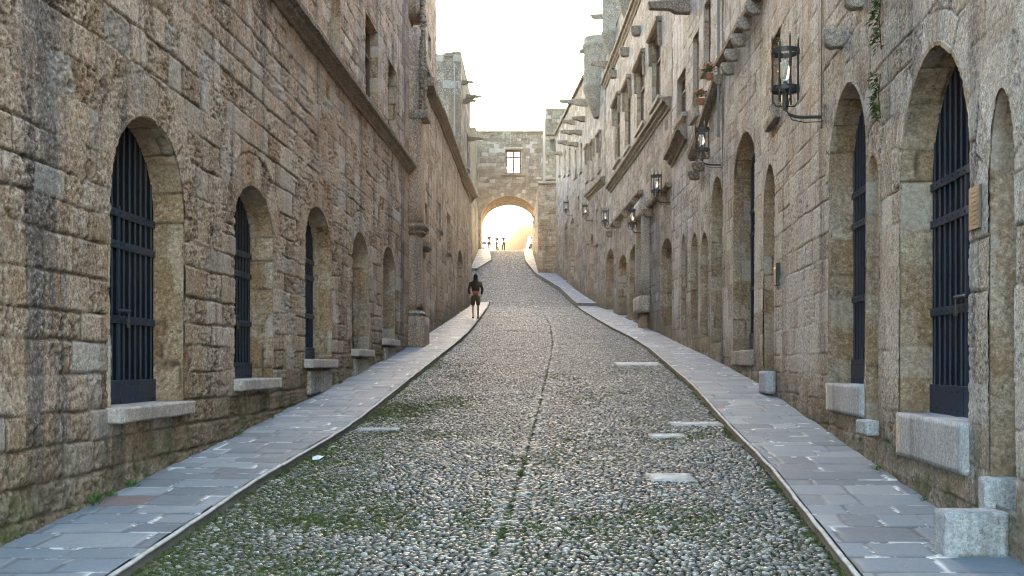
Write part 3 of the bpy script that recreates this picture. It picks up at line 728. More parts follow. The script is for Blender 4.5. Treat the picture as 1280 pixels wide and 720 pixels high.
# ---------------- right: building with the flower ledge
R2 = Facade([(4.6, 24.52), (4.66, 32.6)], -1)
bR2 = root('stone_building', R2, 'grey stone building on the right with red flowers on its sloping ledge')
aR2 = [apx(R2, 902.5, 889, 221, 262, 428, 1.8, .35), apx(R2, 885, 876, 290, 322, 421, 1.8, .35), apx(R2, 872, 863.5, 291, 322, 417, 1.8, .35), apx(R2, 857, 852, 293, 318, 412, 1.8, .3)]
wR2 = [apx(R2, 857, 846.5, 92, 92, 140, r=.2, flat=True), apx(R2, 873, 866, 42, 42, 140, r=.2, flat=True), apx(R2, 888, 880, 0, 0, 78, r=.2, flat=True)]
build_facade('front_wall', bR2, R2, -.5, 15.0, M['right'], M['rightjamb'], aR2 + wR2, 47, dict(ero=.30, rel=.7), hmin=.05, zstep=.03, zfine=10.5)
for i, a in enumerate(aR2): gate(bR2, R2, a, M['ironblue'], M['doorblue'], 6, lock=False, bars=i in (0, 3))
for a in wR2: dress_window(bR2, R2, a, hood=False)
shell(bR2, R2, -.5, 15.0, 9, M['right'])
moulding('stair_coping', bR2, R2, .08, 3.9, 6.25, 5.25, scaled(LEDGE, .9, 1.3), M['trim'])
moulding('string_course', bR2, R2, R2.upx(858), R2.upx(840.5), 6.2, 5.9, scaled(CORN, 1.3), M['trim'])
for px, py in ((873, 187), (866, 203), (861, 214)):
    u = R2.upx(px, .25); corbel('corbel', bR2, R2, u, R2.zpy(py, u, .2), w=.20, h=.22, out=.28)
u = R2.upx(862); spout(bR2, R2, u, R2.zpy(2, u), 1.05, M['trim'], w=.3, h=.32)
bm = bmesh.new(); tube(bm, [R2.pos(.12, z, .06) for z in (5.0, 6, 8, 10)], .03); bm_obj('drainpipe', bm, M['pipe'], bR2)

# ---------------- right: building with the hooded windows and the niche
R3 = Facade([(4.66, 32.62), (4.6, 44), (4.5, 54)], -1)
bR3 = root('stone_building', R3, 'ornate grey stone building on the right with hooded windows and long string courses')
aR3 = [apx(R3, 840, 825.5, 298, 325, 406, 1.8, .4), apx(R3, 798, 787, 306, 327, 399, 1.9, .4), apx(R3, 783, 773, 319, 338, 396, 1.9, .4), apx(R3, 767, 757.5, 312, 332, 390, 1.9, .4)]
wR3 = [apx(R3, 826, 815, 42, 42, 118, r=.22, flat=True), apx(R3, 806, 796, 80, 80, 150, r=.22, flat=True), apx(R3, 788, 781, 108, 108, 180, r=.22, flat=True), apx(R3, 775, 768, 128, 128, 196, r=.22, flat=True)]
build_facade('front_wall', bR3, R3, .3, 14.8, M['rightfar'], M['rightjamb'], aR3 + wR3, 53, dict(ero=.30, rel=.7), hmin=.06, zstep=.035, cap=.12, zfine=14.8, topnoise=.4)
for i, a in enumerate(aR3): gate(bR3, R3, a, M['ironblue'], M['doorblue'], 6, lock=False, bars=i == 0)
for a in wR3: dress_window(bR3, R3, a, hood=True)
shell(bR3, R3, .3, 14.8, 9, M['right'])
moulding('string_course', bR3, R3, .3, R3.upx(763), 7.7, 8.05, scaled(CORN, 1.2), M['trim'])
moulding('string_course', bR3, R3, .1, R3.upx(814), 5.25, 5.25, scaled(LEDGE, .9), M['trim'])
moulding('string_course', bR3, R3, R3.upx(803), R3.upx(766), 6.1, 6.2, scaled(LEDGE, .9), M['trim'])
moulding('cornice', bR3, R3, R3.upx(808), R3.U[-1], 13.2, 13.4, scaled(CORN, 1.2), M['trim'])
for u in np.linspace(1.2, 18, 6): corbel('corbel', bR3, R3, float(u), 5.15 if u < 5 else 6.0, w=.25, h=.28, out=.3)
for px, py in ((770, 88), (785, 60), (800, 33)): u = R3.upx(px); corbel('corbel', bR3, R3, u, R3.zpy(py, u), w=.3, h=.35, out=.35)
# round corbelled turret and gargoyle at the roof line
def turret(parent, x, y, z0, z1, r, mat):
    prof = [(r * .35, z0 - 1.5), (r * .6, z0 - 1.1), (r * .62, z0 - .95), (r * .85, z0 - .6), (r * .87, z0 - .45), (r * 1.08, z0 - .1), (r * 1.1, z0 + .1), (r, z0 + .15), (r, z1 - .6), (r * 1.1, z1 - .5), (r * 1.1, z1 - .35), (r, z1 - .3), (r, z1), (r * .3, z1 + .05)]
    prof2 = []
    for (r0, h0), (r1, h1) in zip(prof, prof[1:]):
        n = max(1, int(abs(h1 - h0) / .15)); prof2 += [(r0 + (r1 - r0) * i / n, h0 + (h1 - h0) * i / n) for i in range(n)]
    prof2.append(prof[-1]); ns = 28; V = []
    for rr, h in prof2:
        for k in range(ns):
            t = 2 * math.pi * k / ns; j = 1 + .05 * (vn(np.array([t * 5]), np.array([h * 6]), 3)[0] - .5); V.append((x + rr * j * math.cos(t), y + rr * j * math.sin(t), h))
    Q = [(i * ns + k, i * ns + (k + 1) % ns, (i + 1) * ns + (k + 1) % ns, (i + 1) * ns + k) for i in range(len(prof2) - 1) for k in range(ns)]
    return link('corner_turret', npmesh('turret', V, Q, smooth=False), mat, parent)
turret(bR3, 4.62, 49.6, 14.6, 17.4, .62, M['turret'])
turret(bR3, 4.62, 44.0, 15.0, 18.0, .6, M['turret'])
spout(bR3, R3, 17.3, 15.6, 1.0, M['trim'], h=.35); spout(bR3, R3, 18.8, 13.9, .9, M['trim'], h=.35)
spout(bR3, R3, R3.upx(800), 13.9, .8, M['trim'], h=.3)
# ornamental niche beside the second lantern
un = R3.upx(808)
nich = empty('niche_shrine', R3.pos(un, float(gz(38)))); tag(nich, 'pale carved wall niche with slim columns on the ornate right building', 'niche')
def nbox(name, u0, u1, z0, z1, n0, n1, mat, sd=1):
    c = R3.pos((u0 + u1) / 2, (z0 + z1) / 2, (n0 + n1) / 2) - Vector(nich.location)
    return rough_block(name, (n1 - n0, u1 - u0, z1 - z0), mat, nich, c, R3.ang(5), amt=.015, cuts=3, seed=sd)
for k in (-1.0, .75): nbox('column', un + k, un + k + .25, 2.3, 5.0, 0, .28, M['trimpale'], int(k * 4 + 9))
nbox('corbelled_base', un - 1.05, un + 1.1, 1.75, 2.3, 0, .34, M['trimpale'], 3)
nbox('lintel', un - 1.05, un + 1.1, 5.0, 5.55, 0, .34, M['trimpale'], 4)
nbox('back_panel', un - .75, un + .75, 2.3, 5.0, -.05, .06, M['column'], 5)
nbox('pedestal', un - .35, un + .45, float(gz(38)) - .1, 1.75, 0, .24, M['column'], 6)

# ---------------- right: further houses up to the buttress
R4 = Facade([(4.5, 54.02), (4.05, 62)], -1)
bR4 = root('stone_building', R4, 'narrow grey stone house with a carved roof turret, far up the right side')
aR4 = [apx(R4, 742, 737.5, 292, 305, 374, 1.8, .35)]
wR4 = [Arch(u, u + .9, z, z + 1.7, z + 1.7, 2, .2) for u, z in ((1.5, 9.7), (4.2, 9.8), (6.4, 10), (2.6, 6.2), (6.2, 6.6))]
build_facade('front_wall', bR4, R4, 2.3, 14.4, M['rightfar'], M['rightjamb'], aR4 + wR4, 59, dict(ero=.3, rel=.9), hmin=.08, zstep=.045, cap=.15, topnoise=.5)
gate(bR4, R4, aR4[0], M['iron'], M['door'], 5, lock=False)
for a in wR4: dress_window(bR4, R4, a, hood=a.sill > 9)
shell(bR4, R4, 2.3, 14.4, 9, M['right'])
moulding('string_course', bR4, R4, .1, 6.5, 8.9, 9.0, scaled(CORN, 1.2), M['trim'])
turret(bR4, 4.36, 56.4, 13.9, 16.4, .75, M['turret'])
spout(bR4, R4, 2.5, 15.9, .95, M['trim'], h=.4); spout(bR4, R4, 6.9, 14.4, 1.5, M['trim'], h=.4)
bm = bmesh.new()                                   # broken finial on the parapet
for k in range(5): box(bm, R4.pos(5.2 + .1 * k, 14.4 + .25 * k, -.3), (.5 - .08 * k, .5 - .08 * k, .3), .3 * k)
rough(bm.verts, .05, 2, 4); bm_obj('finial', bm, M['trimpale'], bR4, bevel=.03)
R5 = Facade([(4.05, 62.02), (3.14, 80)], -1)
bR5 = root('stone_building', R5, 'far grey stone house row on the right with many thin waterspouts')
aR5 = [apx(R5, 717.5, 713.5, 272, 282, 356, 1.8, .35), apx(R5, 709.5, 705.5, 278, 288, 350, 1.8, .35)]
wR5 = [Arch(u, u + .9, z, z + 1.6, z + 1.6, 2, .2) for u, z in ((1.5, 11), (4.5, 11.2), (8, 12), (11, 12.4), (14.5, 13), (3, 8.2), (9.5, 9.2))]
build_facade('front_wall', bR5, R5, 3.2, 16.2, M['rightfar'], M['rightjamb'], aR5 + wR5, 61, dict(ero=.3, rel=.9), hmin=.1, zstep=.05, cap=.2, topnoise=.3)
for a in aR5: gate(bR5, R5, a, None, M['door'], bars=False)
for a in wR5: dress_window(bR5, R5, a, hood=False, cross=False)
shell(bR5, R5, 3.2, 16.2, 9, M['right'])
for px, py, o_ in ((727, 126, .8), (724, 146, .7), (712, 150, .7), (709, 163, .7), (716, 178, .6), (703, 176, .6), (697, 190, .5), (720, 163, .7)):
    u = R5.upx(px, .3); spout(bR5, R5, u, R5.zpy(py, u, .3), o_, M['trim'], w=.35, h=.28)
moulding('string_course', bR5, R5, 0.2, R5.U[-1], 16.0, 16.4, scaled(THIN, 1.5), M['trim'], step=.5)

# ---------------- buttress of mixed brick and stone beside the gateway
bB = root('stone_buttress', None, 'brown brick and stone buttress to the right of the gateway arch', 'buttress')
BU = Facade([(1.86, 80.1), (3.3, 80.1)], 1); BUs = Facade([(1.86, 103.9), (1.86, 80.1)], 1)
build_facade('front_wall', bB, BU, 5.6, 12.9, M['brick'], M['brick'], [], 71, dict(ero=.3, rel=1.0, hr=(.12, .3), wr=(.2, .5)), hmin=.06, zstep=.05, face=True)
build_facade('side_wall', bB, BUs, 5.6, 12.9, M['far'], M['far'], [], 73, dict(ero=.4, rel=1.0), hmin=.2, zstep=.06, cap=.25)
bm = bmesh.new(); box(bm, (2.6, 92, 9.2), (1.3, 23.4, 7.2)); bm_obj('core', bm, M['roof'], bB)
moulding('coping', bB, BU, 0, 1.44, 12.95, 12.95, scaled(LEDGE, 1.2), M['trimpale'])
B2 = Facade([(2.75, 92), (6.5, 92)], 1)
bB2 = root('stone_building', None, 'pale plastered stone house rising behind the buttress, right of the gateway')
build_facade('front_wall', bB2, B2, 12.0, 20.9, M['far'], M['far'], [Arch(.35, .75, 17.6, 18.5, 18.5, 2, .2)], 77, dict(ero=.3, rel=.8), hmin=.08, zstep=.06, face=True, topnoise=.6)
shell(bB2, B2, 12.0, 20.9, 8, M['far'])
for z in (15.2, 18.9): moulding('ledge', bB2, B2, -.0, 1.6, z, z, scaled(LEDGE, 1.2), M['trim'])
spout(bB2, B2, .2, 17.2, .7, M['trim'], h=.3)

# ---------------- the gateway building closing the street
GW = Facade([(-3.9, 105), (3.3, 105)], 1)
bG = root('gatehouse', None, 'stone gatehouse closing the top of the street with a wide arch and one window', 'gatehouse')
ag = Arch(GW.upx(601), GW.upx(671.5), 10.4, 13.5, 15.75, 2.05, 6.5)
wg = Arch(GW.upx(632), GW.upx(651.5), 17.85, 20.1, 20.1, 2, .35)
build_facade('front_wall', bG, GW, 9.5, 21.75, M['far'], M['leftjamb'], [ag, wg], 83, dict(ero=.3, rel=1.0, hr=(.25, .4), wr=(.35, .8)), hmin=.07, zstep=.06, face=True)  # warm reveal colour on the arch carries part of the orange sun glow
GWb = Facade([(3.3, 111.4), (-3.9, 111.4)], 1)
build_facade('rear_wall', bG, GWb, 9.5, 21.75, M['far'], M['far'], [Arch(7.2 - ag.u1, 7.2 - ag.u0, 10.4, 13.5, 15.75, 2.05, .1), Arch(7.2 - wg.u1 - .8, 7.2 - wg.u0 + .8, 16.9, 21, 21, 2, .2)], 85, dict(ero=.3, rel=.8), hmin=.1, zstep=.08, face=True)
bm = bmesh.new()
for x in (-3.85, 3.25): box(bm, (x, 108.2, 15.6), (.3, 6.1, 12.2))
box(bm, (-.3, 108.2, 16.2), (6.7, 6.1, .3)); bm_obj('inner_floor', bm, M['roof'], bG)
n = .04 - wg.r
fr = bmesh.new(); w_ = wg.u1 - wg.u0; h_ = wg.apex - wg.sill; c0 = GW.pos(wg.c, 0, n)
for k in (-.5, 0, .5): box(fr, (c0.x + k * (w_ - .18), c0.y, wg.sill + h_ / 2), (.18 if k else .22, .10, h_))
for k in (.03, .36, .70, .97): box(fr, (c0.x, c0.y + .005, wg.sill + h_ * k), (w_ - .02, .09, .19 if k != .36 else .08))
f_ = bm_obj('window_frame', fr, M['wood'], bG)
g_ = bmesh.new(); box(g_, (c0.x, c0.y + .05, wg.sill + h_ / 2), (w_ - .04, .01, h_ - .04)); bm_obj('pane', g_, M['pane'], f_)
moulding('window_ledge', bG, GW, wg.u0 - .45, wg.u1 + .45, 17.7, 17.7, scaled(LEDGE, 1.1), M['trim'])
moulding('hood_mould', bG, GW, wg.u0 - .15, wg.u1 + .15, 20.25, 20.25, scaled(THIN, 1.2), M['trimpale'])
moulding('parapet', bG, GW, 0, GW.U[-1], 21.8, 21.8, scaled(LEDGE, .8), M['trimpale'], step=.3)

# ------------------------------------------------------------------ road, kerbs, pavements
LC = [(140, 720), (320, 600), (440, 530), (535, 455), (585, 415), (610, 382)]
RC = [(1070, 720), (960, 580), (905, 525), (865, 480), (832, 452), (812, 435), (790, 421), (765, 409), (728, 387)]
def curve(px, first=None, last=None):
    q = [gp(*p) for p in px]; d = [p[1] for p in q]; x = [p[0] for p in q]
    if first: d = [first[1]] + d; x = [first[0]] + x
    if last: d = d + [last[1]]; x = x + [last[0]]
    return np.array(d), np.array(x)
lcd, lcx = curve(LC, first=(-2.75, 3.5)); rcd, rcx = curve(RC, first=(1.9, 3.5))
def sm(d, D, X):
    return sum(np.interp(d + o, D, X) for o in (-1, -.5, 0, .5, 1)) / 5
def lkerb(d): return sm(d, lcd, lcx)
def rkerb(d): return sm(d, rcd, rcx)
def lwall(d): return np.interp(d, [0, 30.6, 37.9, 59.2], [-3.97, -2.7, -2.55, -2.12]) - .08
def rwall(d): return np.interp(d, [0, 20, 24.5, 32.6, 44, 54, 62, 80], [2.778, 4.46, 4.6, 4.66, 4.6, 4.5, 4.05, 3.14]) + .08
RD = .075            # road lies this far under the pavement
def dsteps(d0, d1, k=.0011, mn=.02, mx=.2):
    d = [d0]
    while d[-1] < d1: d.append(d[-1] + min(mx, max(mn, k * d[-1] ** 1.3)))
    d[-1] = d1; return np.array(d)
def pavement(name, d0, d1, fa, fb, seed, lift=0.0, z_mat='paving', label=None):
    ds = dsteps(d0, d1); wmax = np.max(np.abs(fb(ds) - fa(ds))); nx_ = int(wmax / .022) + 2
    T = np.linspace(0, 1, nx_); A, B = fa(ds), fb(ds)
    X = A[:, None] + (B - A)[:, None] * T[None]; Y = np.repeat(ds[:, None], nx_, 1)
    e, rid, du, dz = ashlar(X - A[:, None] * 1.0 + 50, Y, seed, (.26, .52), (.28, .75), .012)
    j = np.exp(-(e / (.008 + .014 * np.clip(fbm(X * 3, Y * 3, 77, 3) * 3 - 1.2, 0, 1))) ** 2); r1, r2, r4 = rnd(rid, 1), rnd(rid, 2), rnd(rid, 3)
    Z = gz(Y) + lift + (r1 - .5) * .008 + (r2 - .5) * du * .02 + (r4 - .5) * dz * .02 - j * .008 + (fbm(X * 2, Y * 2, seed, 3) - .5) * .015
    me = npmesh(name, np.stack([X, Y, Z], -1).reshape(-1, 3), gridq(len(ds), nx_), dict(brnd=r2, brnd2=r4, joint=j))
    if me.polygons[0].normal.z < 0: me.flip_normals()
    return tag(link(name, me, M[z_mat]), kind='structure')
pavement('pavement_left', 3.5, 60.2, lambda d: lwall(d) - .3, lambda d: lkerb(d) - .045, 5)
pavement('pavement_right', 3.5, 57.6, lambda d: rkerb(d) + .045, lambda d: rwall(d) + .4, 6)
def kerb(name, d0, d1, f, side, lift=0.0, drop=.16):
    """marble lip and rough riser; side +1: road is to the right (left pavement)"""
    ds = np.arange(d0, d1, .07); s = side
    prof = [(-.036, -.004), (-.030, .004), (-.010, .005), (.0, -.001), (.003, -.014), (-.004, -.018)]
    V = []
    seg = np.floor(ds / .55)
    for p, q in prof:
        jx = (fbm(ds * 4, ds * 0, 3, 3) - .5) * .012; off = (rnd(seg.astype(np.int64) + 50, 3) - .5) * .010
        V.append(np.stack([f(ds) + s * p + jx, ds, gz(ds) + lift + q + off], -1))
    me = npmesh('lip', np.stack(V, 0).reshape(-1, 3), gridq(len(prof), len(ds)))
    if (me.polygons[len(ds) + 3].normal.z < 0): me.flip_normals()
    o = tag(link(name, me, M['kerblip']), kind='structure')
    V = []
    for k, q in enumerate((-.012, -.05, -.10, -drop - .1)):
        jx = (fbm(ds * 3, ds * 0 + k * 1.7, 7, 3) - .5) * .035
        V.append(np.stack([f(ds) + s * (-.015 + .006 * k) + jx, ds, gz(ds) + lift + q], -1))
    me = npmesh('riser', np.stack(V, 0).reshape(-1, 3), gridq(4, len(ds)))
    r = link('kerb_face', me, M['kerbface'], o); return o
kerb('kerb_left', 3.5, 60.2, lkerb, 1); kerb('kerb_right', 3.5, 57.6, rkerb, -1)
# raised upper pavement on the right and the little ones in the gateway
urd, urx = curve([(727, 385), (700, 362), (672, 345), (657, 327), (651, 313)])
urx = np.append(urx, urx[-1]); urd = np.append(urd, 118)
pavement('pavement_upper_right', 57.2, 80.0, lambda d: np.interp(d, urd, urx) + .05, lambda d: rwall(d) + .1, 8, lift=.16)
kerb('kerb_upper_right', 57.2, 80.0, lambda d: np.interp(d, urd, urx), -1, lift=.16, drop=.35)
pavement('pavement_gateway_right', 80.0, 116, lambda d: np.interp(d, urd, urx) + .05, lambda d: np.where(d < 104, 1.95, 2.75), 9, lift=.1)
kerb('kerb_gateway_right', 80.0, 116, lambda d: np.interp(d, urd, urx), -1, lift=.1, drop=.3)
uld, ulx = curve([(596, 337), (614, 326), (609, 312)]); uld = np.append(uld, 118); ulx = np.append(ulx, ulx[-1] - .2)
pavement('pavement_gateway_left', uld[0], 116, lambda d: d * 0 - 3.1, lambda d: np.interp(d, uld, ulx), 10, lift=.12)
kerb('kerb_gateway_left', uld[0], 116, lambda d: np.interp(d, uld, ulx), 1, lift=.12, drop=.3)
# step faces
bm = bmesh.new()
p0, p1 = gp(727, 385), (float(rwall(57.2)), 57.2, 0)
box(bm, ((p0[0] + p1[0]) / 2 + .03, 57.19, float(gz(57.2)) + .03), (p1[0] - p0[0], .05, .25)); st_ = bm_obj('pavement_step', bm, M['kerbface']); tag(st_, kind='structure')
bm = bmesh.new(); box(bm, (-1.75, 60.22, float(gz(60)) - .1), (1.15, .05, .24)); st_ = bm_obj('pavement_end', bm, M['kerbface']); tag(st_, kind='structure')

CLd, CLx = curve([(600, 720), (628, 655), (655, 570), (672, 510), (684, 460), (691, 428), (688, 405), (676, 385), (663, 372)], first=(-.36, 3.5))
def centre(d): return sm(d, CLd, CLx)
def moss_mask(x, d):
    """where green grows between the cobbles"""
    n = fbm(x * 1.1 + 7, d * .55, 91, 4); n2 = fbm(x * 5, d * 3, 95, 3)
    left = np.clip(1 - (x - lkerb(d)) / 1.7, 0, 1) * np.clip((26 - d) / 14, 0, 1)
    kr = np.exp(-((x - rkerb(d)) / .07) ** 2) * .4 + np.exp(-((x - lkerb(d)) / .12) ** 2) * .9
    ctr = .45 * np.exp(-((x - centre(d)) / .022) ** 2) * np.clip((62 - d) / 30, .35, 1)
    base = np.clip((n - .52) * 5, 0, 1) * np.clip((30 - d) / 22, 0, .75) * .38
    m = left * np.clip((n - .22) * 4, 0, 1) * 1.7 + base + ctr * 1.2 + kr * np.clip((45 - d) / 30, .15, 1) + np.exp(-((x - centre(d)) / .5) ** 2) * np.clip((n2 - .42) * 3, 0, 1) * .35 * np.clip((20 - d) / 10, 0, 1)
    return np.clip(m * (.35 + 1.1 * n2), 0, 1)
ds = dsteps(2.0, 135, .0013, .03, .4); wx = np.linspace(-1, 1, 150)
lo_ = np.where(ds < 60, lkerb(ds), -3.2) - .06; hi_ = np.where(ds < 57, rkerb(ds), np.where(ds < 80, np.interp(ds, urd, urx), np.interp(ds, urd, urx))) + .06
hi_ = np.where(ds > 112, 6, hi_); lo_ = np.where(ds > 112, -8, lo_)
X = lo_[:, None] + (hi_ - lo_)[:, None] * (wx[None] + 1) / 2; Y = np.repeat(ds[:, None], 150, 1)
dip = np.exp(-((X - centre(Y)) / .03) ** 2) * -.006 * (Y < 70)
Z = gz(Y) - RD - .018 + (fbm(X * 9, Y * 9, 3, 3) - .5) * .012 - dip
me = npmesh('road', np.stack([X, Y, Z], -1).reshape(-1, 3), gridq(len(ds), 150), dict(moss=moss_mask(X, Y)))
if me.polygons[0].normal.z < 0: me.flip_normals()
road = tag(link('road', me, M['bedding']), kind='structure')

# scattered stones: variants and a point cloud that instances them
def pebble_mesh(i):
    rg = random.Random(i); bm = bmesh.new(); bmesh.ops.create_icosphere(bm, subdivisions=2, radius=.5)
    for v in bm.verts:
        n = v.co.normalized(); k = 1 + .14 * math.sin(n.x * 3 + i) * math.cos(n.y * 2.6 + i * 2) + .08 * math.sin(n.z * 5 + n.x * 4 + i)
        q = 2.6; v.co = Vector((math.copysign(abs(n.x) ** (2 / q), n.x), math.copysign(abs(n.y) ** (2 / q), n.y), math.copysign(abs(n.z) ** (2 / q), n.z))) * .47 * k
    me = bpy.data.meshes.new('pebble'); bm.to_mesh(me); bm.free(); me.materials.append(M['pebble'])
    for p in me.polygons: p.use_smooth = True
    return me
def tuft_mesh(i):
    rg = random.Random(i); bm = bmesh.new()
    for k in range(16):
        a = rg.random() * 6.283; r = rg.random() * .5; h = .35 + rg.random() * .75; w = .07
        p = Vector((math.cos(a) * r, math.sin(a) * r, 0)); o = Vector((math.cos(a), math.sin(a), 0)) * (.15 + .3 * rg.random()); s = Vector((-math.sin(a), math.cos(a), 0)) * w
        v = [bm.verts.new(p - s), bm.verts.new(p + s), bm.verts.new(p + o * .6 + s * .8 + Vector((0, 0, h * .6))), bm.verts.new(p + o * 1.3 + Vector((0, 0, h))), bm.verts.new(p + o * .6 - s * .8 + Vector((0, 0, h * .6)))]
        bm.faces.new(v)
    me = bpy.data.meshes.new('tuft'); bm.to_mesh(me); bm.free(); me.materials.append(M['moss']); return me
hold = bpy.data.collections.new('instance_sources')        # not linked to the scene
def source(name, fn, n):
    c = bpy.data.collections.new(name)
    for i in range(n): c.objects.link(bpy.data.objects.new(name, fn(i)))
    return c
def scatter(name, P, rz, sc, srcs, tilt=.12):
    me = bpy.data.meshes.new(name); me.vertices.add(len(P)); me.vertices.foreach_set('co', P.astype(np.float32).ravel())
    rt = np.random.RandomState(3).randn(len(P), 3) * tilt; rt[:, 0] += .05; rt[:, 2] = rz
    for nm, ar in (('rot', rt), ('scl', sc)):
        a = me.attributes.new(nm, 'FLOAT_VECTOR', 'POINT'); a.data.foreach_set('vector', ar.astype(np.float32).ravel())
    o = link(name, me); ng = bpy.data.node_groups.new(name, 'GeometryNodeTree')
    ng.interface.new_socket('Geometry', in_out='INPUT', socket_type='NodeSocketGeometry'); ng.interface.new_socket('Geometry', in_out='OUTPUT', socket_type='NodeSocketGeometry')
    N = ng.nodes; gi, go = N.new('NodeGroupInput'), N.new('NodeGroupOutput'); ip = N.new('GeometryNodeInstanceOnPoints'); ci = N.new('GeometryNodeCollectionInfo')
    ci.inputs[0].default_value = srcs; ci.inputs[1].default_value = True; ci.inputs[2].default_value = True; ip.inputs['Pick Instance'].default_value = True
    ng.links.new(gi.outputs[0], ip.inputs['Points']); ng.links.new(ci.outputs[0], ip.inputs['Instance'])
    for nm, sk in (('rot', 'Rotation'), ('scl', 'Scale')):
        a = N.new('GeometryNodeInputNamedAttribute'); a.data_type = 'FLOAT_VECTOR'; a.inputs['Name'].default_value = nm; ng.links.new(a.outputs['Attribute'], ip.inputs[sk])
    ng.links.new(ip.outputs[0], go.inputs[0]); md = o.modifiers.new('scatter', 'NODES'); md.node_group = ng; return o
rs = np.random.RandomState(12); pts, scl, rot = [], [], []
d = 4.6
while d < 119:
    big = 1 + max(0, d - 30) / 45; ch = .042 * big * (1 + rs.randn() * .05); cw = .058 * big
    a = float(lkerb(d)) if d < 60 else -3.0; b_ = float(rkerb(d)) if d < 57.2 else float(np.interp(d, urd, urx))
    if d > 86: a = float(np.interp(d, uld, ulx))
    n = int((b_ - a - .06) / cw); x = a + .04 + (np.arange(n) + .5 + rs.rand()) % n * cw; x = np.sort(x) + rs.randn(n) * cw * .16
    y = d + rs.randn(n) * ch * .24
    keep = (np.abs(x - centre(y)) > .019) | (y > 62)
    x, y = x[keep], y[keep]; n = len(x)
    edge = np.abs(np.abs(x - centre(y)) - .07) < .05
    w = cw * (.68 + .50 * rs.rand(n)); l = ch * (.60 + .42 * rs.rand(n)); h = (.024 + .014 * rs.rand(n)) * (big ** .5)
    w = np.where(edge & (y < 60), cw * 1.35, w); h = h + np.where(edge, .008, 0)
    z = gz(y) - RD - .012 + rs.randn(n) * .0035 + (fbm(x * 1.2, y * 1.2, 8, 2) - .5) * .03
    pts.append(np.stack([x, y, z], -1)); scl.append(np.stack([w, l, h], -1)); rot.append(rs.randn(n) * .28); d += ch * .93
pts, scl, rot = np.concatenate(pts), np.concatenate(scl), np.concatenate(rot)
cb = scatter('cobblestones', pts, rot, scl, source('pebble', pebble_mesh, 7))
tag(cb, 'small grey sea pebbles set upright across the whole sloping street', 'cobblestones', kind='stuff')
n = 260000; y = 4.8 + (rs.rand(n) ** 1.35) * 55; x = lkerb(y) + (rkerb(y) - lkerb(y)) * rs.rand(n)
m = rs.rand(n) < moss_mask(x, y) * .85; x, y = x[m], y[m]; n = len(x)
print('pebbles', len(pts), 'moss', n)
mo = scatter('street_moss', np.stack([x, y, gz(y) - RD - .010], -1), rs.rand(n) * 6.28, np.stack([.024 + .02 * rs.rand(n)] * 2 + [.012 + .012 * rs.rand(n)], -1), source('tuft', tuft_mesh, 4), .2)
tag(mo, 'green moss and grass growing between the cobbles', 'moss', kind='stuff')

# ------------------------------------------------------------------ terrain sheet and far hills
xs = np.concatenate([np.linspace(-480, -60, 18), np.linspace(-50, 50, 41), np.linspace(60, 480, 18)]); ys = np.concatenate([np.linspace(-150, -40, 12), np.linspace(-30, 170, 100), np.linspace(180, 680, 22)])
X, Y = np.meshgrid(xs, ys); Z = gz(Y) - .42 + .0 * X
me = npmesh('ground', np.stack([X, Y, Z], -1).reshape(-1, 3), gridq(len(ys), len(xs)))
if me.polygons[0].normal.z < 0: me.flip_normals()
M['earth'] = simple('dry_earth', (.17, .14, .10), .95, .1, 0, .5, 2)
tag(link('ground', me, M['earth']), kind='structure')
M['plaza'] = simple('worn_plaza_stone', (.30, .27, .23), .8, .2, 0, .4, 1.5)
bm = bmesh.new()
ds = np.linspace(112, 150, 30); q = [[bm.verts.new((x, y, float(gz(y)) - .10)) for x in (-14, 12)] for y in ds]
for A, B in zip(q, q[1:]): bm.faces.new((A[0], A[1], B[1], B[0]))
tag(bm_obj('plaza', bm, M['plaza']), kind='structure')
M['hill'] = simple('scrub_hillside', (.10, .05, .025), .95, .1, 0, .6, .05)
xs = np.concatenate([np.linspace(-450, -40, 40), np.linspace(-38, 38, 60), np.linspace(40, 450, 40)]); ys = np.linspace(260, 620, 40); X, Y = np.meshgrid(xs, ys)
rdg = np.sin((Y - 260) / 360 * math.pi)
Z = 8 + (32.5 + 7 * (fbm(X / 40 + 1, Y / 200 + 3, 5, 4) - .5) + 11 * np.exp(-((X - 5) / 7) ** 2)) * rdg
tag(link('hills', npmesh('hills', np.stack([X, Y, Z], -1).reshape(-1, 3), gridq(40, 140)), M['hill']), kind='structure')

# ------------------------------------------------------------------ slabs set in the road, loose blocks, plaque
slabs = [((770, 825), 455, 4, 'pale marble strip in the cobbles, farthest one near the right kerb'),
         ((838, 902), 530, 4, 'long thin marble strip touching the right kerb'),
         ((812, 856), 545, 4, 'short marble strip in the cobbles, just below the long thin one'),
         ((810, 866), 597, 8, 'widest pale marble strip in the cobbles, nearest the viewer'),
         ((447, 500), 537, 3, 'marble strip in the cobbles near the left kerb')]
for i, ((a, b_), py, th, lab) in enumerate(slabs):
    p, q = gp(a, py, -RD), gp(b_, py, -RD); dd = gd2(py - th / 2, -RD) - gd2(py + th / 2, -RD)
    o = rough_block('stone_strip', (q[0] - p[0], max(.12, dd), .08), M['kerblip'] if i < 4 else M['marble'], None, ((p[0] + q[0]) / 2, p[1], p[2] - .026), 0, amt=.006, seed=i, bev=.01)
    o.rotation_euler = (math.atan(.075), 0, .02 * i); tag(o, lab, 'paving stone', 'marble strips set in the cobbles')
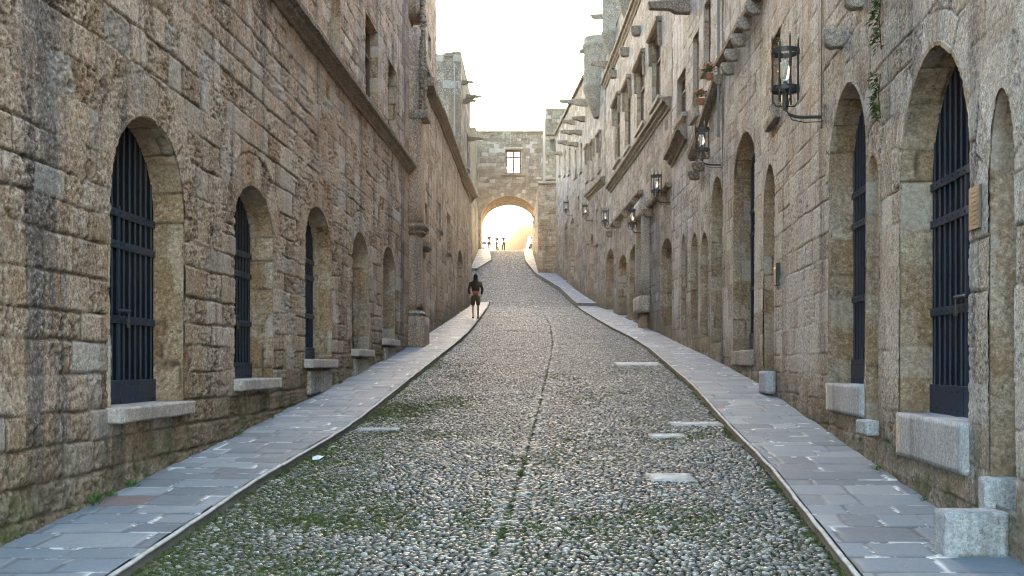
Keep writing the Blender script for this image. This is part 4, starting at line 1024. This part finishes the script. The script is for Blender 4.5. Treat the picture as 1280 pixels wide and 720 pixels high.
def block_px(name, x0, x1, ytop, ybot, depth, mat, label, cat, dist, lift=0, rz=0, seed=1):
    """free block: photo columns x0..x1 at distance dist"""
    X0, X1 = (x0 - CX) / F * dist, (x1 - CX) / F * dist; zt, zb = (HY - ytop) * dist / F, (HY - ybot) * dist / F
    o = rough_block(name, (X1 - X0, depth, zt - zb), mat, None, ((X0 + X1) / 2, dist + depth / 2, (zt + zb) / 2), rz, amt=.008, seed=seed, cuts=8)
    return tag(o, label, cat)
dn = 7.70
block_px('stone_block', 1182, 1262, 640, 698, .22, M['marble'], 'grey-white stone block standing free on the right pavement', 'stone block', dn, seed=3, rz=.02)
block_px('stone_step', 1231, 1278, 597, 665, .12, M['marble'], 'white stone step block in the nearest right doorway behind the loose block', 'stone step', 7.98, seed=4)
block_px('stone_step', 1083, 1100, 526, 545, .35, M['marble'], 'small white stone step in the narrow niche left of the big right gate', 'stone step', 11.3, seed=5)
block_px('stone_step', 957, 970, 464, 492, .5, M['marble'], 'far white stone step in the narrow niche beside the third right gate', 'stone step', 18.2, seed=6)
pu = R1.upx(1224); pz = R1.zpy(260, pu)
sg = empty('plaque', R1.pos(pu, pz, .03), R1.ang(pu)); tag(sg, 'small bronze plaque with worn lettering beside the nearest right gate', 'plaque')
bm = bmesh.new(); box(bm, (0, 0, 0), (.02, .24, .32)); bm_obj('plate', bm, M['sign'], sg, bevel=.004)
rng = random.Random(2)
for r in range(8):                                   # worn, unreadable relief lines
    bm = bmesh.new(); w = .12 + .05 * rng.random(); box(bm, (.0125, .01 - (.17 - w) / 2 * (r % 3 - 1), .12 - r * .034), (.003, w, .011)); bm_obj('text_line', bm, M['plaqueline'], sg)
mb = empty('letter_box', R1.pos(R1.upx(974), R1.zpy(343, R1.upx(974)), .03), R1.ang(R1.U[-1] - 6)); tag(mb, 'small dark metal letter box on the wall beside the third right gate niche', 'letter box')
bm = bmesh.new(); box(bm, (0, 0, 0), (.08, .26, .36)); bm_obj('case', bm, M['lantern'], mb, bevel=.01)
bm = bmesh.new(); box(bm, (.042, 0, .10), (.006, .18, .03)); bm_obj('flap', bm, M['steel'], mb)
pp = gp(397, 576, -RD); bm = bmesh.new()
vs = [bm.verts.new(v) for v in ((-.05, -.04, 0), (.03, -.05, .01), (.06, .04, .035), (-.01, .06, .02), (-.06, .02, .03), (0, 0, .05))]
for i in range(5): bm.faces.new((vs[i], vs[(i + 1) % 5], vs[5]))
o = bm_obj('crumpled_paper', bm, M['paper']); o.location = (pp[0], pp[1], pp[2] + .012); sol = o.modifiers.new('s', 'SOLIDIFY'); sol.thickness = .002
tag(o, 'crumpled white paper lying on the cobbles near the left kerb', 'litter')

# ------------------------------------------------------------------ street lanterns
def make_lantern():
    r = empty('wall_lantern')
    # local frame: wall plane at x=0, street towards +x, lamp axis at x=.40, arm foot at z=0
    cx = .40; bm = bmesh.new(); R = .145
    for k in range(8):
        a = k * math.pi / 4 + .2; p = Vector((cx + R * math.cos(a), R * math.sin(a), 0)); lo = .16 if k % 2 else .20; hi = .80 if k % 2 else .88
        tube(bm, [p + Vector((0, 0, lo)), p + Vector((0, 0, hi - .05)), p + Vector((0, 0, hi))], [.0115, .0115, .002], 6)
    for z in (.30, .70):
        n = 16
        ring = [[bm.verts.new((cx + (R + dr) * math.cos(2 * math.pi * k / n), (R + dr) * math.sin(2 * math.pi * k / n), z + dz)) for k in range(n)] for dr, dz in ((.012, -.025), (.012, .025), (-.006, .025), (-.006, -.025))]
        for i in range(4):
            for k in range(n): bm.faces.new((ring[i][k], ring[i][(k + 1) % n], ring[(i + 1) % 4][(k + 1) % n], ring[(i + 1) % 4][k]))
    tube(bm, [(cx, 0, .30), (cx, 0, .70)], .004, 5)
    for a in (0.2, 1.77, 3.34, 4.91): tube(bm, [(cx, 0, .12), (cx + .1 * math.cos(a), .1 * math.sin(a), .12), (cx + R * math.cos(a), R * math.sin(a), .18)], .008, 6)
    for a in (0.2, 1.77): box(bm, (cx, 0, .30), (2 * R, .02, .03), a)
    bmesh.ops.recalc_face_normals(bm, faces=bm.faces[:]); bm_obj('cage', bm, M['lantern'], r)
    bm = bmesh.new(); tube(bm, [(cx, 0, .08), (cx, 0, .12), (cx, 0, .38)], [.03, .035, .03], 10); bm_obj('lamp_socket', bm, M['lantern'], r)
    bm = bmesh.new(); bmesh.ops.create_uvsphere(bm, u_segments=14, v_segments=10, radius=.075, matrix=Matrix.Translation((cx, 0, .50)) @ Matrix.Diagonal((1, 1, 1.5, 1)))
    bm_obj('bulb', bm, M['glass'], r, smooth=True)
    bm = bmesh.new(); tube(bm, [(0, 0, 0), (.2, 0, 0), (.28, 0, .005), (.355, 0, .03), (.395, 0, .08), (cx, 0, .14)], .018, 8)
    tube(bm, [(0, 0, -.05), (.2, .02, -.06), (.33, .02, -.03), (.39, .01, .08)], .006, 6); bm_obj('arm', bm, M['lantern'], r)
    bm = bmesh.new(); box(bm, (.012, 0, .03), (.024, .05, .22)); bm_obj('wall_plate', bm, M['trimpale'], r, bevel=.004)
    return r
def copy_tree(o, parent=None):
    c = o.copy(); COL.objects.link(c); c.parent = parent
    for ch in list(o.children): copy_tree(ch, c)
    return c
lproto = make_lantern()
lant = [(R1, 1029, 146, 'nearest black iron wall lantern, beside the tall right doorway'),
        (R2, 902.5, 206, 'iron wall lantern below the red flowers on the right'),
        (R3, 839, 253, 'iron wall lantern above the arch with the blue door, beside the carved niche'),
        (R3, 806, 291, 'iron wall lantern hanging low on the far side of the carved niche'),
        (R3, 769, 286, 'iron wall lantern above the last arch of the ornate right building'),
        (R4, 742, 276, 'iron wall lantern on the narrow house with the roof turret'),
        (R5, 716.5, 269, 'iron wall lantern on the far house row, next to its two small arches')]
for i, (fc, px, py, lab) in enumerate(lant):
    o = lproto if i == 0 else copy_tree(lproto)
    u = fc.upx(px); o.location = fc.pos(u, fc.zpy(py, u), .0); o.rotation_euler = (0, 0, fc.ang(u)); tag(o, lab, 'lantern', 'iron lanterns along the right wall')
    k = 1.2 if i < 1 else 1.1; o.scale = (k, k, k)
o = copy_tree(lproto); u = .35; o.location = BU.pos(.03, BU.zpy(283, .03), .0) + Vector((-.0, 0, 0)); o.rotation_euler = (0, 0, math.pi); o.scale = (1, 1, 1)
tag(o, 'iron wall lantern on the buttress corner in front of the gateway arch', 'lantern', 'iron lanterns along the right wall')
bm = bmesh.new()
cu = R1.upx(1030); tube(bm, [R1.pos(cu, 3.0, .03), R1.pos(cu - .03, 3.5, .035), R1.pos(cu - .06, 4.1, .04), R1.pos(cu - .02, 4.8, .03), R1.pos(cu - .02, 6.5, .03)], .008, 6)
tag(bm_obj('lamp_cable', bm, M['cable']), 'thin black cable running up the wall from the nearest lantern', 'cable')

# ------------------------------------------------------------------ plants
def leaf(bm, p, dirv, l, w):
    d = dirv.normalized(); s = d.cross(Vector((0, 0, 1))); s = s.normalized() if s.length > .01 else Vector((1, 0, 0))
    n = s.cross(d); m = p + d * l * .5 + n * l * .08
    bm.faces.new([bm.verts.new(p), bm.verts.new(m + s * w / 2), bm.verts.new(p + d * l), bm.verts.new(m - s * w / 2)])
def wall_plant(fac, px, y0, y1, label, seed, n=150, wid=.12):
    rg = random.Random(seed); bm = bmesh.new(); u = fac.upx(px); z0, z1 = fac.zpy(y1, u), fac.zpy(y0, u)
    nx, ny = fac.nrm(u); N = Vector((float(nx), float(ny), 0)); T = Vector((-N.y, N.x, 0))
    for k in range(n):
        f = rg.random(); z = z0 + (z1 - z0) * f; g = .4 + .6 * abs(math.sin(f * 7 + seed))
        p = fac.pos(u, z, .01 + rg.random() * .09 * g) + T * rg.gauss(0, wid * .4 * g)
        leaf(bm, p, Vector((N.x * .6, N.y * .6, 0)) + T * rg.gauss(0, .7) + Vector((0, 0, rg.gauss(-.3, .5))), .05 + .04 * rg.random(), .03)
    o = bm_obj('wall_creeper', bm, M['leaf']); c = fac.pos(u, z0, .02)
    bm = bmesh.new(); tube(bm, [fac.pos(u, z0, .01), fac.pos(u, (z0 + z1) / 2, .03), fac.pos(u, z1, .01)], .006, 5); bm_obj('stem', bm, M['wood'], o)
    tag(o, label, 'creeper', 'green creepers on the right wall')
wall_plant(R1, 1103, -12, 62, 'upper green creeper hanging from the wall above the big right gate', 1, 170)
wall_plant(R1, 1102, 92, 148, 'lower green creeper on the wall between the two big right gates', 2, 130)
def weed(p, h, label, seed, n=40):
    rg = random.Random(seed); bm = bmesh.new()
    for k in range(n):
        a = rg.random() * 6.283; r = rg.random() * h * .6; leaf(bm, Vector((math.cos(a) * r, math.sin(a) * r, rg.random() * h * .5)), Vector((math.cos(a), math.sin(a), .5 + rg.random())), h * (.3 + .4 * rg.random()), h * .16)
    o = bm_obj('weed', bm, M['leaf']); o.location = p; tag(o, label, 'weed', 'weeds at the foot of the walls')
for i, (px, py, h, lab) in enumerate([(60, 632, .12, 'bright green weed at the left wall foot, nearest the viewer'), (128, 622, .08, 'low weed where the left wall meets the pavement below the first sill'),
        (145, 610, .10, 'wider weed at the left wall foot below the first barred arch'), (302, 545, .07, 'small weed at the left wall foot below the second barred arch'),
        (345, 524, .06, 'tiny weed at the left wall foot between second and third arch'), (427, 480, .07, 'far small weed at the left wall foot by the fourth arch')]):
    d = gd2(py); weed((float(lwall(d)) + .13, d, float(gz(d))), h, lab, i)
for i, (px, py, lab) in enumerate([(1112, 588, 'small weed at the right wall foot below the big gate sill'), (1170, 628, 'low weed at the right wall foot behind the loose stone block')]):
    d = gd2(py); weed((float(rwall(d)) - .14, d, float(gz(d))), .06, lab, i + 20)
def flowers(u, z, lab, seed, mats):
    r = empty('flower_pot', R2.pos(u, z, .22)); r.scale = (.78, .78, .7); tag(r, lab, 'flower pot', 'flower pots on the ledge')
    bm = bmesh.new(); prof = [(.0, 0), (.08, 0), (.11, .17), (.12, .17), (.12, .2), (.10, .2), (.09, .15), (0, .15)]
    ns = 12; V = [[bm.verts.new((a * math.cos(2 * math.pi * k / ns), a * math.sin(2 * math.pi * k / ns), b_)) for k in range(ns)] for a, b_ in prof[1:-1]]
    for A, B in zip(V, V[1:]):
        for k in range(ns): bm.faces.new((A[k], A[(k + 1) % ns], B[(k + 1) % ns], B[k]))
    bm.faces.new(V[0][::-1]); bm.faces.new(V[-1]); bm_obj('pot', bm, M['clay'], r)
    rg = random.Random(seed); bm = bmesh.new(); b2 = bmesh.new()
    for k in range(90):
        a = rg.random() * 6.28; e = rg.random() * 1.2; q = Vector((math.cos(a) * math.cos(e), math.sin(a) * math.cos(e), math.sin(e))) * (.12 + .12 * rg.random()); leaf(bm, q + Vector((0, 0, .2)), q + Vector((0, 0, .05)), .09, .06)
    for k in range(34):
        a = rg.random() * 6.28; e = .2 + rg.random() * 1.2; q = Vector((math.cos(a) * math.cos(e), math.sin(a) * math.cos(e), math.sin(e))) * (.20 + .08 * rg.random()) + Vector((0, 0, .24))
        for j in range(5): t = rg.random() * 6.28; leaf(b2, q, Vector((math.cos(t), math.sin(t), .4)), .055, .045)
    bm_obj('foliage', bm, M['leaf'], r); bm_obj('blossom', b2, mats, r)
u = R2.upx(888, .2); flowers(u, R2.zpy(100, u, .2), 'higher pot of red and violet flowers on the right ledge', 1, M['petal'])
u = R2.upx(878, .2); flowers(u, R2.zpy(131, u, .2), 'lower pot of bright red flowers on the right ledge above the lantern', 2, M['petal'])

# ------------------------------------------------------------------ people
def skin(name, verts, edges, mat, parent, sub=1, rootv=0):
    me = bpy.data.meshes.new(name); me.from_pydata([v[:3] for v in verts], edges, []); o = link(name, me, mat, parent)
    m = o.modifiers.new('skin', 'SKIN'); m.use_smooth_shade = True
    for i, v in enumerate(verts):
        r = v[3] if isinstance(v[3], tuple) else (v[3], v[3]); me.skin_vertices[0].data[i].radius = r
    me.skin_vertices[0].data[rootv].use_root = True
    sb = o.modifiers.new('sub', 'SUBSURF'); sb.levels = sub; sb.render_levels = sub; return o
M['skin'] = simple('skin', (.42, .24, .17), .55, .4, 0, .1); M['hood'] = simple('dark_green_jacket', (.008, .009, .007), .9, .15, 0, .3)
M['shorts'] = simple('brown_shorts', (.10, .055, .025), .85, .15, 0, .3); M['bag'] = simple('red_pouch', (.22, .03, .028), .7, .2)
M['shoe'] = simple('dark_shoes', (.025, .025, .03), .6); M['cloth'] = simple('dark_clothes', (.03, .02, .018), .8); M['hair'] = simple('dark_hair', (.03, .02, .015), .7)
def person(loc, rz, label, near=False, h=1.75, stride=.22, arm=.05, top='cloth', legs='cloth', group=None):
    r = empty('person', loc, rz); tag(r, label, 'person', group); k = h / 1.75; r.scale = (k, k, k)
    s = stride
    V = [(0, 0, .95, (.15, .10)), (0, 0, 1.15, (.13, .09)), (0, 0, 1.36, (.17, .10)), (0, 0, 1.47, (.08, .07)), (0, .01, 1.55, .05), (0, .02, 1.66, (.075, .09)), (0, .02, 1.74, (.055, .07)),
         (-.19, 0, 1.41, .055), (-.26, -.03, 1.16, .042), (-.23, .08 - .13 * (arm > .1), .94, .032), (.19, 0, 1.41, .055), (.26, -.04, 1.16, .042), (.23, .08, .94, .032),
         (-.09, 0, .88, .085), (-.10, s * .4, .50, .055), (-.10, -s * .3, .10, .038), (.09, 0, .88, .085), (.10, -s * .1 + .02, .49, .055), (.10, s * .8, .09, .038),
         (-.10, -s * .3 + .05, .04, .035), (-.10, -s * .3 + .17, .03, .028), (.10, s * .8 + .05, .04, .035), (.10, s * .8 + .17, .03, .028)]
    E = [(0, 1), (1, 2), (2, 3), (3, 4), (4, 5), (5, 6), (2, 7), (7, 8), (8, 9), (2, 10), (10, 11), (11, 12), (0, 13), (13, 14), (14, 15), (0, 16), (16, 17), (17, 18), (15, 19), (19, 20), (18, 21), (21, 22)]
    # hands: palm, fingers and thumb on each wrist
    for w, sx in ((9, -1), (12, 1)):
        b0 = V[w]; n0 = len(V); V.append((b0[0], b0[1] + .01, b0[2] - .05, (.028, .016))); V.append((b0[0], b0[1] + .015, b0[2] - .09, (.034, .014))); E += [(w, n0), (n0, n0 + 1)]
        for j in range(4):
            q = len(V); fy = b0[1] + .015 + (j - 1.5) * .019; L = (.070, .08, .075, .058)[j]
            V.append((b0[0], fy, b0[2] - .11, .009)); V.append((b0[0] - sx * .012, fy, b0[2] - .11 - L * .55, .008)); V.append((b0[0] - sx * .03, fy, b0[2] - .11 - L * .9, .006)); E += [(n0 + 1, q), (q, q + 1), (q + 1, q + 2)]
        q = len(V); V.append((b0[0] - sx * .01, b0[1] + .05, b0[2] - .08, .010)); V.append((b0[0] - sx * .015, b0[1] + .065, b0[2] - .115, .008)); E += [(n0, q), (q, q + 1)]
    skin('body', V, E, M['skin'], r)
    if near:
        J = [(0, 0, .98, (.17, .125)), (0, 0, 1.15, (.16, .12)), (0, 0, 1.36, (.20, .13)), (0, -.01, 1.48, (.11, .10)), (0, -.005, 1.60, (.095, .11)), (0, 0, 1.71, (.098, .115)), (0, 0, 1.79, (.05, .06))]
    else:
        J = [(0, 0, .98, (.165, .115)), (0, 0, 1.15, (.15, .11)), (0, 0, 1.36, (.19, .12)), (0, 0, 1.45, (.10, .085))]
    n = len(J); J += [(-.20, 0, 1.41, .075), (-.27, -.03, 1.16, .062), (-.235, .075, .96, .045), (.20, 0, 1.41, .075), (.27, -.04, 1.16, .062), (.235, .075, .96, .045)]
    JE = [(i, i + 1) for i in range(n - 1)] + [(2, n), (n, n + 1), (n + 1, n + 2), (2, n + 3), (n + 3, n + 4), (n + 4, n + 5)]
    skin('hooded_jacket' if near else 'jacket', J, JE, M[top], r)
    kz = .52 if near else .12; mid = .5
    T = [(0, 0, 1.0, (.15, .11)), (0, 0, .92, (.165, .115)), (-.10, .01, .80, .105), (.10, .0, .80, .105)]
    if near: T += [(-.105, s * .38, .50, .085), (.105, -s * .08, .50, .085)]; TE = [(0, 1), (1, 2), (1, 3), (2, 4), (3, 5)]
    else: T += [(-.10, s * .4, .50, .075), (-.10, -s * .3, .10, .06), (.10, -s * .1, .49, .075), (.10, s * .8, .10, .06)]; TE = [(0, 1), (1, 2), (1, 3), (2, 4), (4, 5), (3, 6), (6, 7)]
    skin('shorts' if near else 'trousers', T, TE, M[legs], r)
    for sx, yy in ((-.10, -s * .3), (.10, s * .8)):
        skin('shoe', [(sx, yy - .02, .06, (.045, .05)), (sx, yy + .06, .045, (.045, .04)), (sx, yy + .18, .035, (.04, .03))], [(0, 1), (1, 2)], M['shoe'], r)
    if near:
        bm = bmesh.new(); box(bm, (.0, -.17, 1.02), (.25, .10, .15)); bm_obj('waist_bag', bm, M['bag'], r, bevel=.04, seg=3)
    else:
        bm = bmesh.new(); bmesh.ops.create_uvsphere(bm, u_segments=10, v_segments=8, radius=.1, matrix=Matrix.Translation((0, 0, 1.69)) @ Matrix.Diagonal((.95, 1.1, 1.05, 1))); bm_obj('hair', bm, M['hair'], r, smooth=True)
        bm = bmesh.new()
    # face: nose, ears, eyes
    bm = bmesh.new(); box(bm, (0, .115, 1.645), (.022, .03, .04)); bm_obj('nose', bm, M['skin'], r, bevel=.008)
    for sx in (-1, 1):
        bm = bmesh.new(); bmesh.ops.create_uvsphere(bm, u_segments=8, v_segments=6, radius=.012, matrix=Matrix.Translation((sx * .03, .103, 1.67))); bm_obj('eye', bm, M['door'], r)
    bm = bmesh.new(); box(bm, (0, .107, 1.60), (.045, .012, .010)); bm_obj('mouth', bm, M['bag'], r)
    return r
pp = gp(594.5, 398.5); person((pp[0], pp[1], pp[2] + .005), .04, 'person in dark hooded jacket, brown shorts and red waist bag walking up the left pavement', near=True, h=1.76, top='hood', legs='shorts')
for px, rz, h, lab, st_ in ((611.5, .5, 1.85, 'person standing beyond the gateway arch, leftmost silhouette beside the light car', .05), (621, -.6, 1.75, 'person walking beyond the gateway arch, the middle of three silhouettes', .2), (629.5, .2, 1.74, 'person beyond the gateway arch, rightmost silhouette before the hill', .1)):
    d = 126.0; person(((px - CX) / F * d, d, float(gz(d)) + .02), rz, lab, h=h * 1.06, stride=st_, arm=.2, group='people beyond the gateway')

# ------------------------------------------------------------------ cars beyond the gateway
M['carwhite'] = simple('white_car_paint', (.75, .75, .74), .25, .6, 0, .05); M['carsilver'] = simple('silver_car_paint', (.45, .46, .48), .3, .6, .3, .05)
M['tyre'] = simple('tyre_rubber', (.02, .02, .02), .8); M['light'] = simple('headlight_glass', (.7, .7, .68), .15, .8)
def car(loc, rz, mat, label, tall=1.5):
    r = empty('parked_car', loc, rz); tag(r, label, 'car', 'cars parked beyond the gateway')
    prof = [(-2.0, .35), (-2.05, .75), (-1.85, .95), (-1.5, 1.02), (2.05, .98), (2.1, .6), (2.05, .35)]
    def loft(prof, w, name, mt, par, bev):
        bm = bmesh.new(); A = [[bm.verts.new((s * w, x, z)) for x, z in prof] for s in (-.5, .5)]; m = len(prof)
        for q in range(m): bm.faces.new((A[0][q], A[0][(q + 1) % m], A[1][(q + 1) % m], A[1][q]))
        bm.faces.new(A[0][::-1]); bm.faces.new(A[1]); bmesh.ops.recalc_face_normals(bm, faces=bm.faces[:]); return bm_obj(name, bm, mt, par, bevel=bev, seg=3)
    loft(prof, 1.7, 'body', mat, r, .08)
    cab = [(-1.15, .98), (-.55, tall - .05), (.9, tall), (1.75, .98)]
    c = loft(cab, 1.45, 'roof', mat, r, .06)
    loft([(-1.10, 1.0), (-.56, tall - .11), (.88, tall - .09), (1.65, 1.0)], 1.47, 'side_window', M['winglass'], r, .02)
    bm = bmesh.new(); box(bm, (0, -.87, 1.24), (1.2, .02, .52), 0, -.62); bm_obj('windscreen', bm, M['winglass'], r)
    for s in (-1, 1):
        for yy in (-1.3, 1.3):
            bm = bmesh.new(); bmesh.ops.create_cone(bm, cap_ends=True, segments=20, radius1=.31, radius2=.31, depth=.2, matrix=Matrix.Translation((s * .78, yy, .31)) @ Matrix.Rotation(math.pi / 2, 4, 'Y')); w = bm_obj('wheel', bm, M['tyre'], r, bevel=.03)
            bm = bmesh.new(); bmesh.ops.create_cone(bm, cap_ends=True, segments=14, radius1=.18, radius2=.16, depth=.03, matrix=Matrix.Translation((s * .885, yy, .31)) @ Matrix.Rotation(math.pi / 2, 4, 'Y')); bm_obj('rim', bm, M['steel'], w)
        bm = bmesh.new(); box(bm, (s * .62, -2.03, .72), (.3, .06, .14)); bm_obj('headlight', bm, M['light'], r, bevel=.02)
    bm = bmesh.new(); box(bm, (0, -2.06, .45), (1.5, .08, .16)); bm_obj('bumper', bm, M['tyre'], r, bevel=.02)
d = 118; car(((670 - CX) / F * d, d + 2, float(gz(d + 1)) + .05), .06, M['carwhite'], 'white parked car at the right edge of the gateway opening', 1.6)
d = 124
car(((603 - CX) / F * d, d + 6, float(gz(d + 4)) - .09), -.3, M['carsilver'], 'silver parked car at the left edge of the gateway opening', 1.45)

# ------------------------------------------------------------------ haze
bm = bmesh.new(); box(bm, (0, 260, 17.5), (990, 860, 70)); 
hm = bpy.data.materials.new('haze_air'); hm.use_nodes = True; ht = hm.node_tree; ht.nodes.remove(ht.nodes['Principled BSDF'])
pv = ht.nodes.new('ShaderNodeVolumePrincipled'); pv.inputs['Color'].default_value = (1, .85, .66, 1); pv.inputs['Density'].default_value = HAZE; pv.inputs['Density Attribute'].default_value = ''
pv.inputs['Anisotropy'].default_value = .6; ht.links.new(pv.outputs[0], ht.nodes['Material Output'].inputs['Volume'])
tag(bm_obj('haze', bm, hm), kind='stuff')
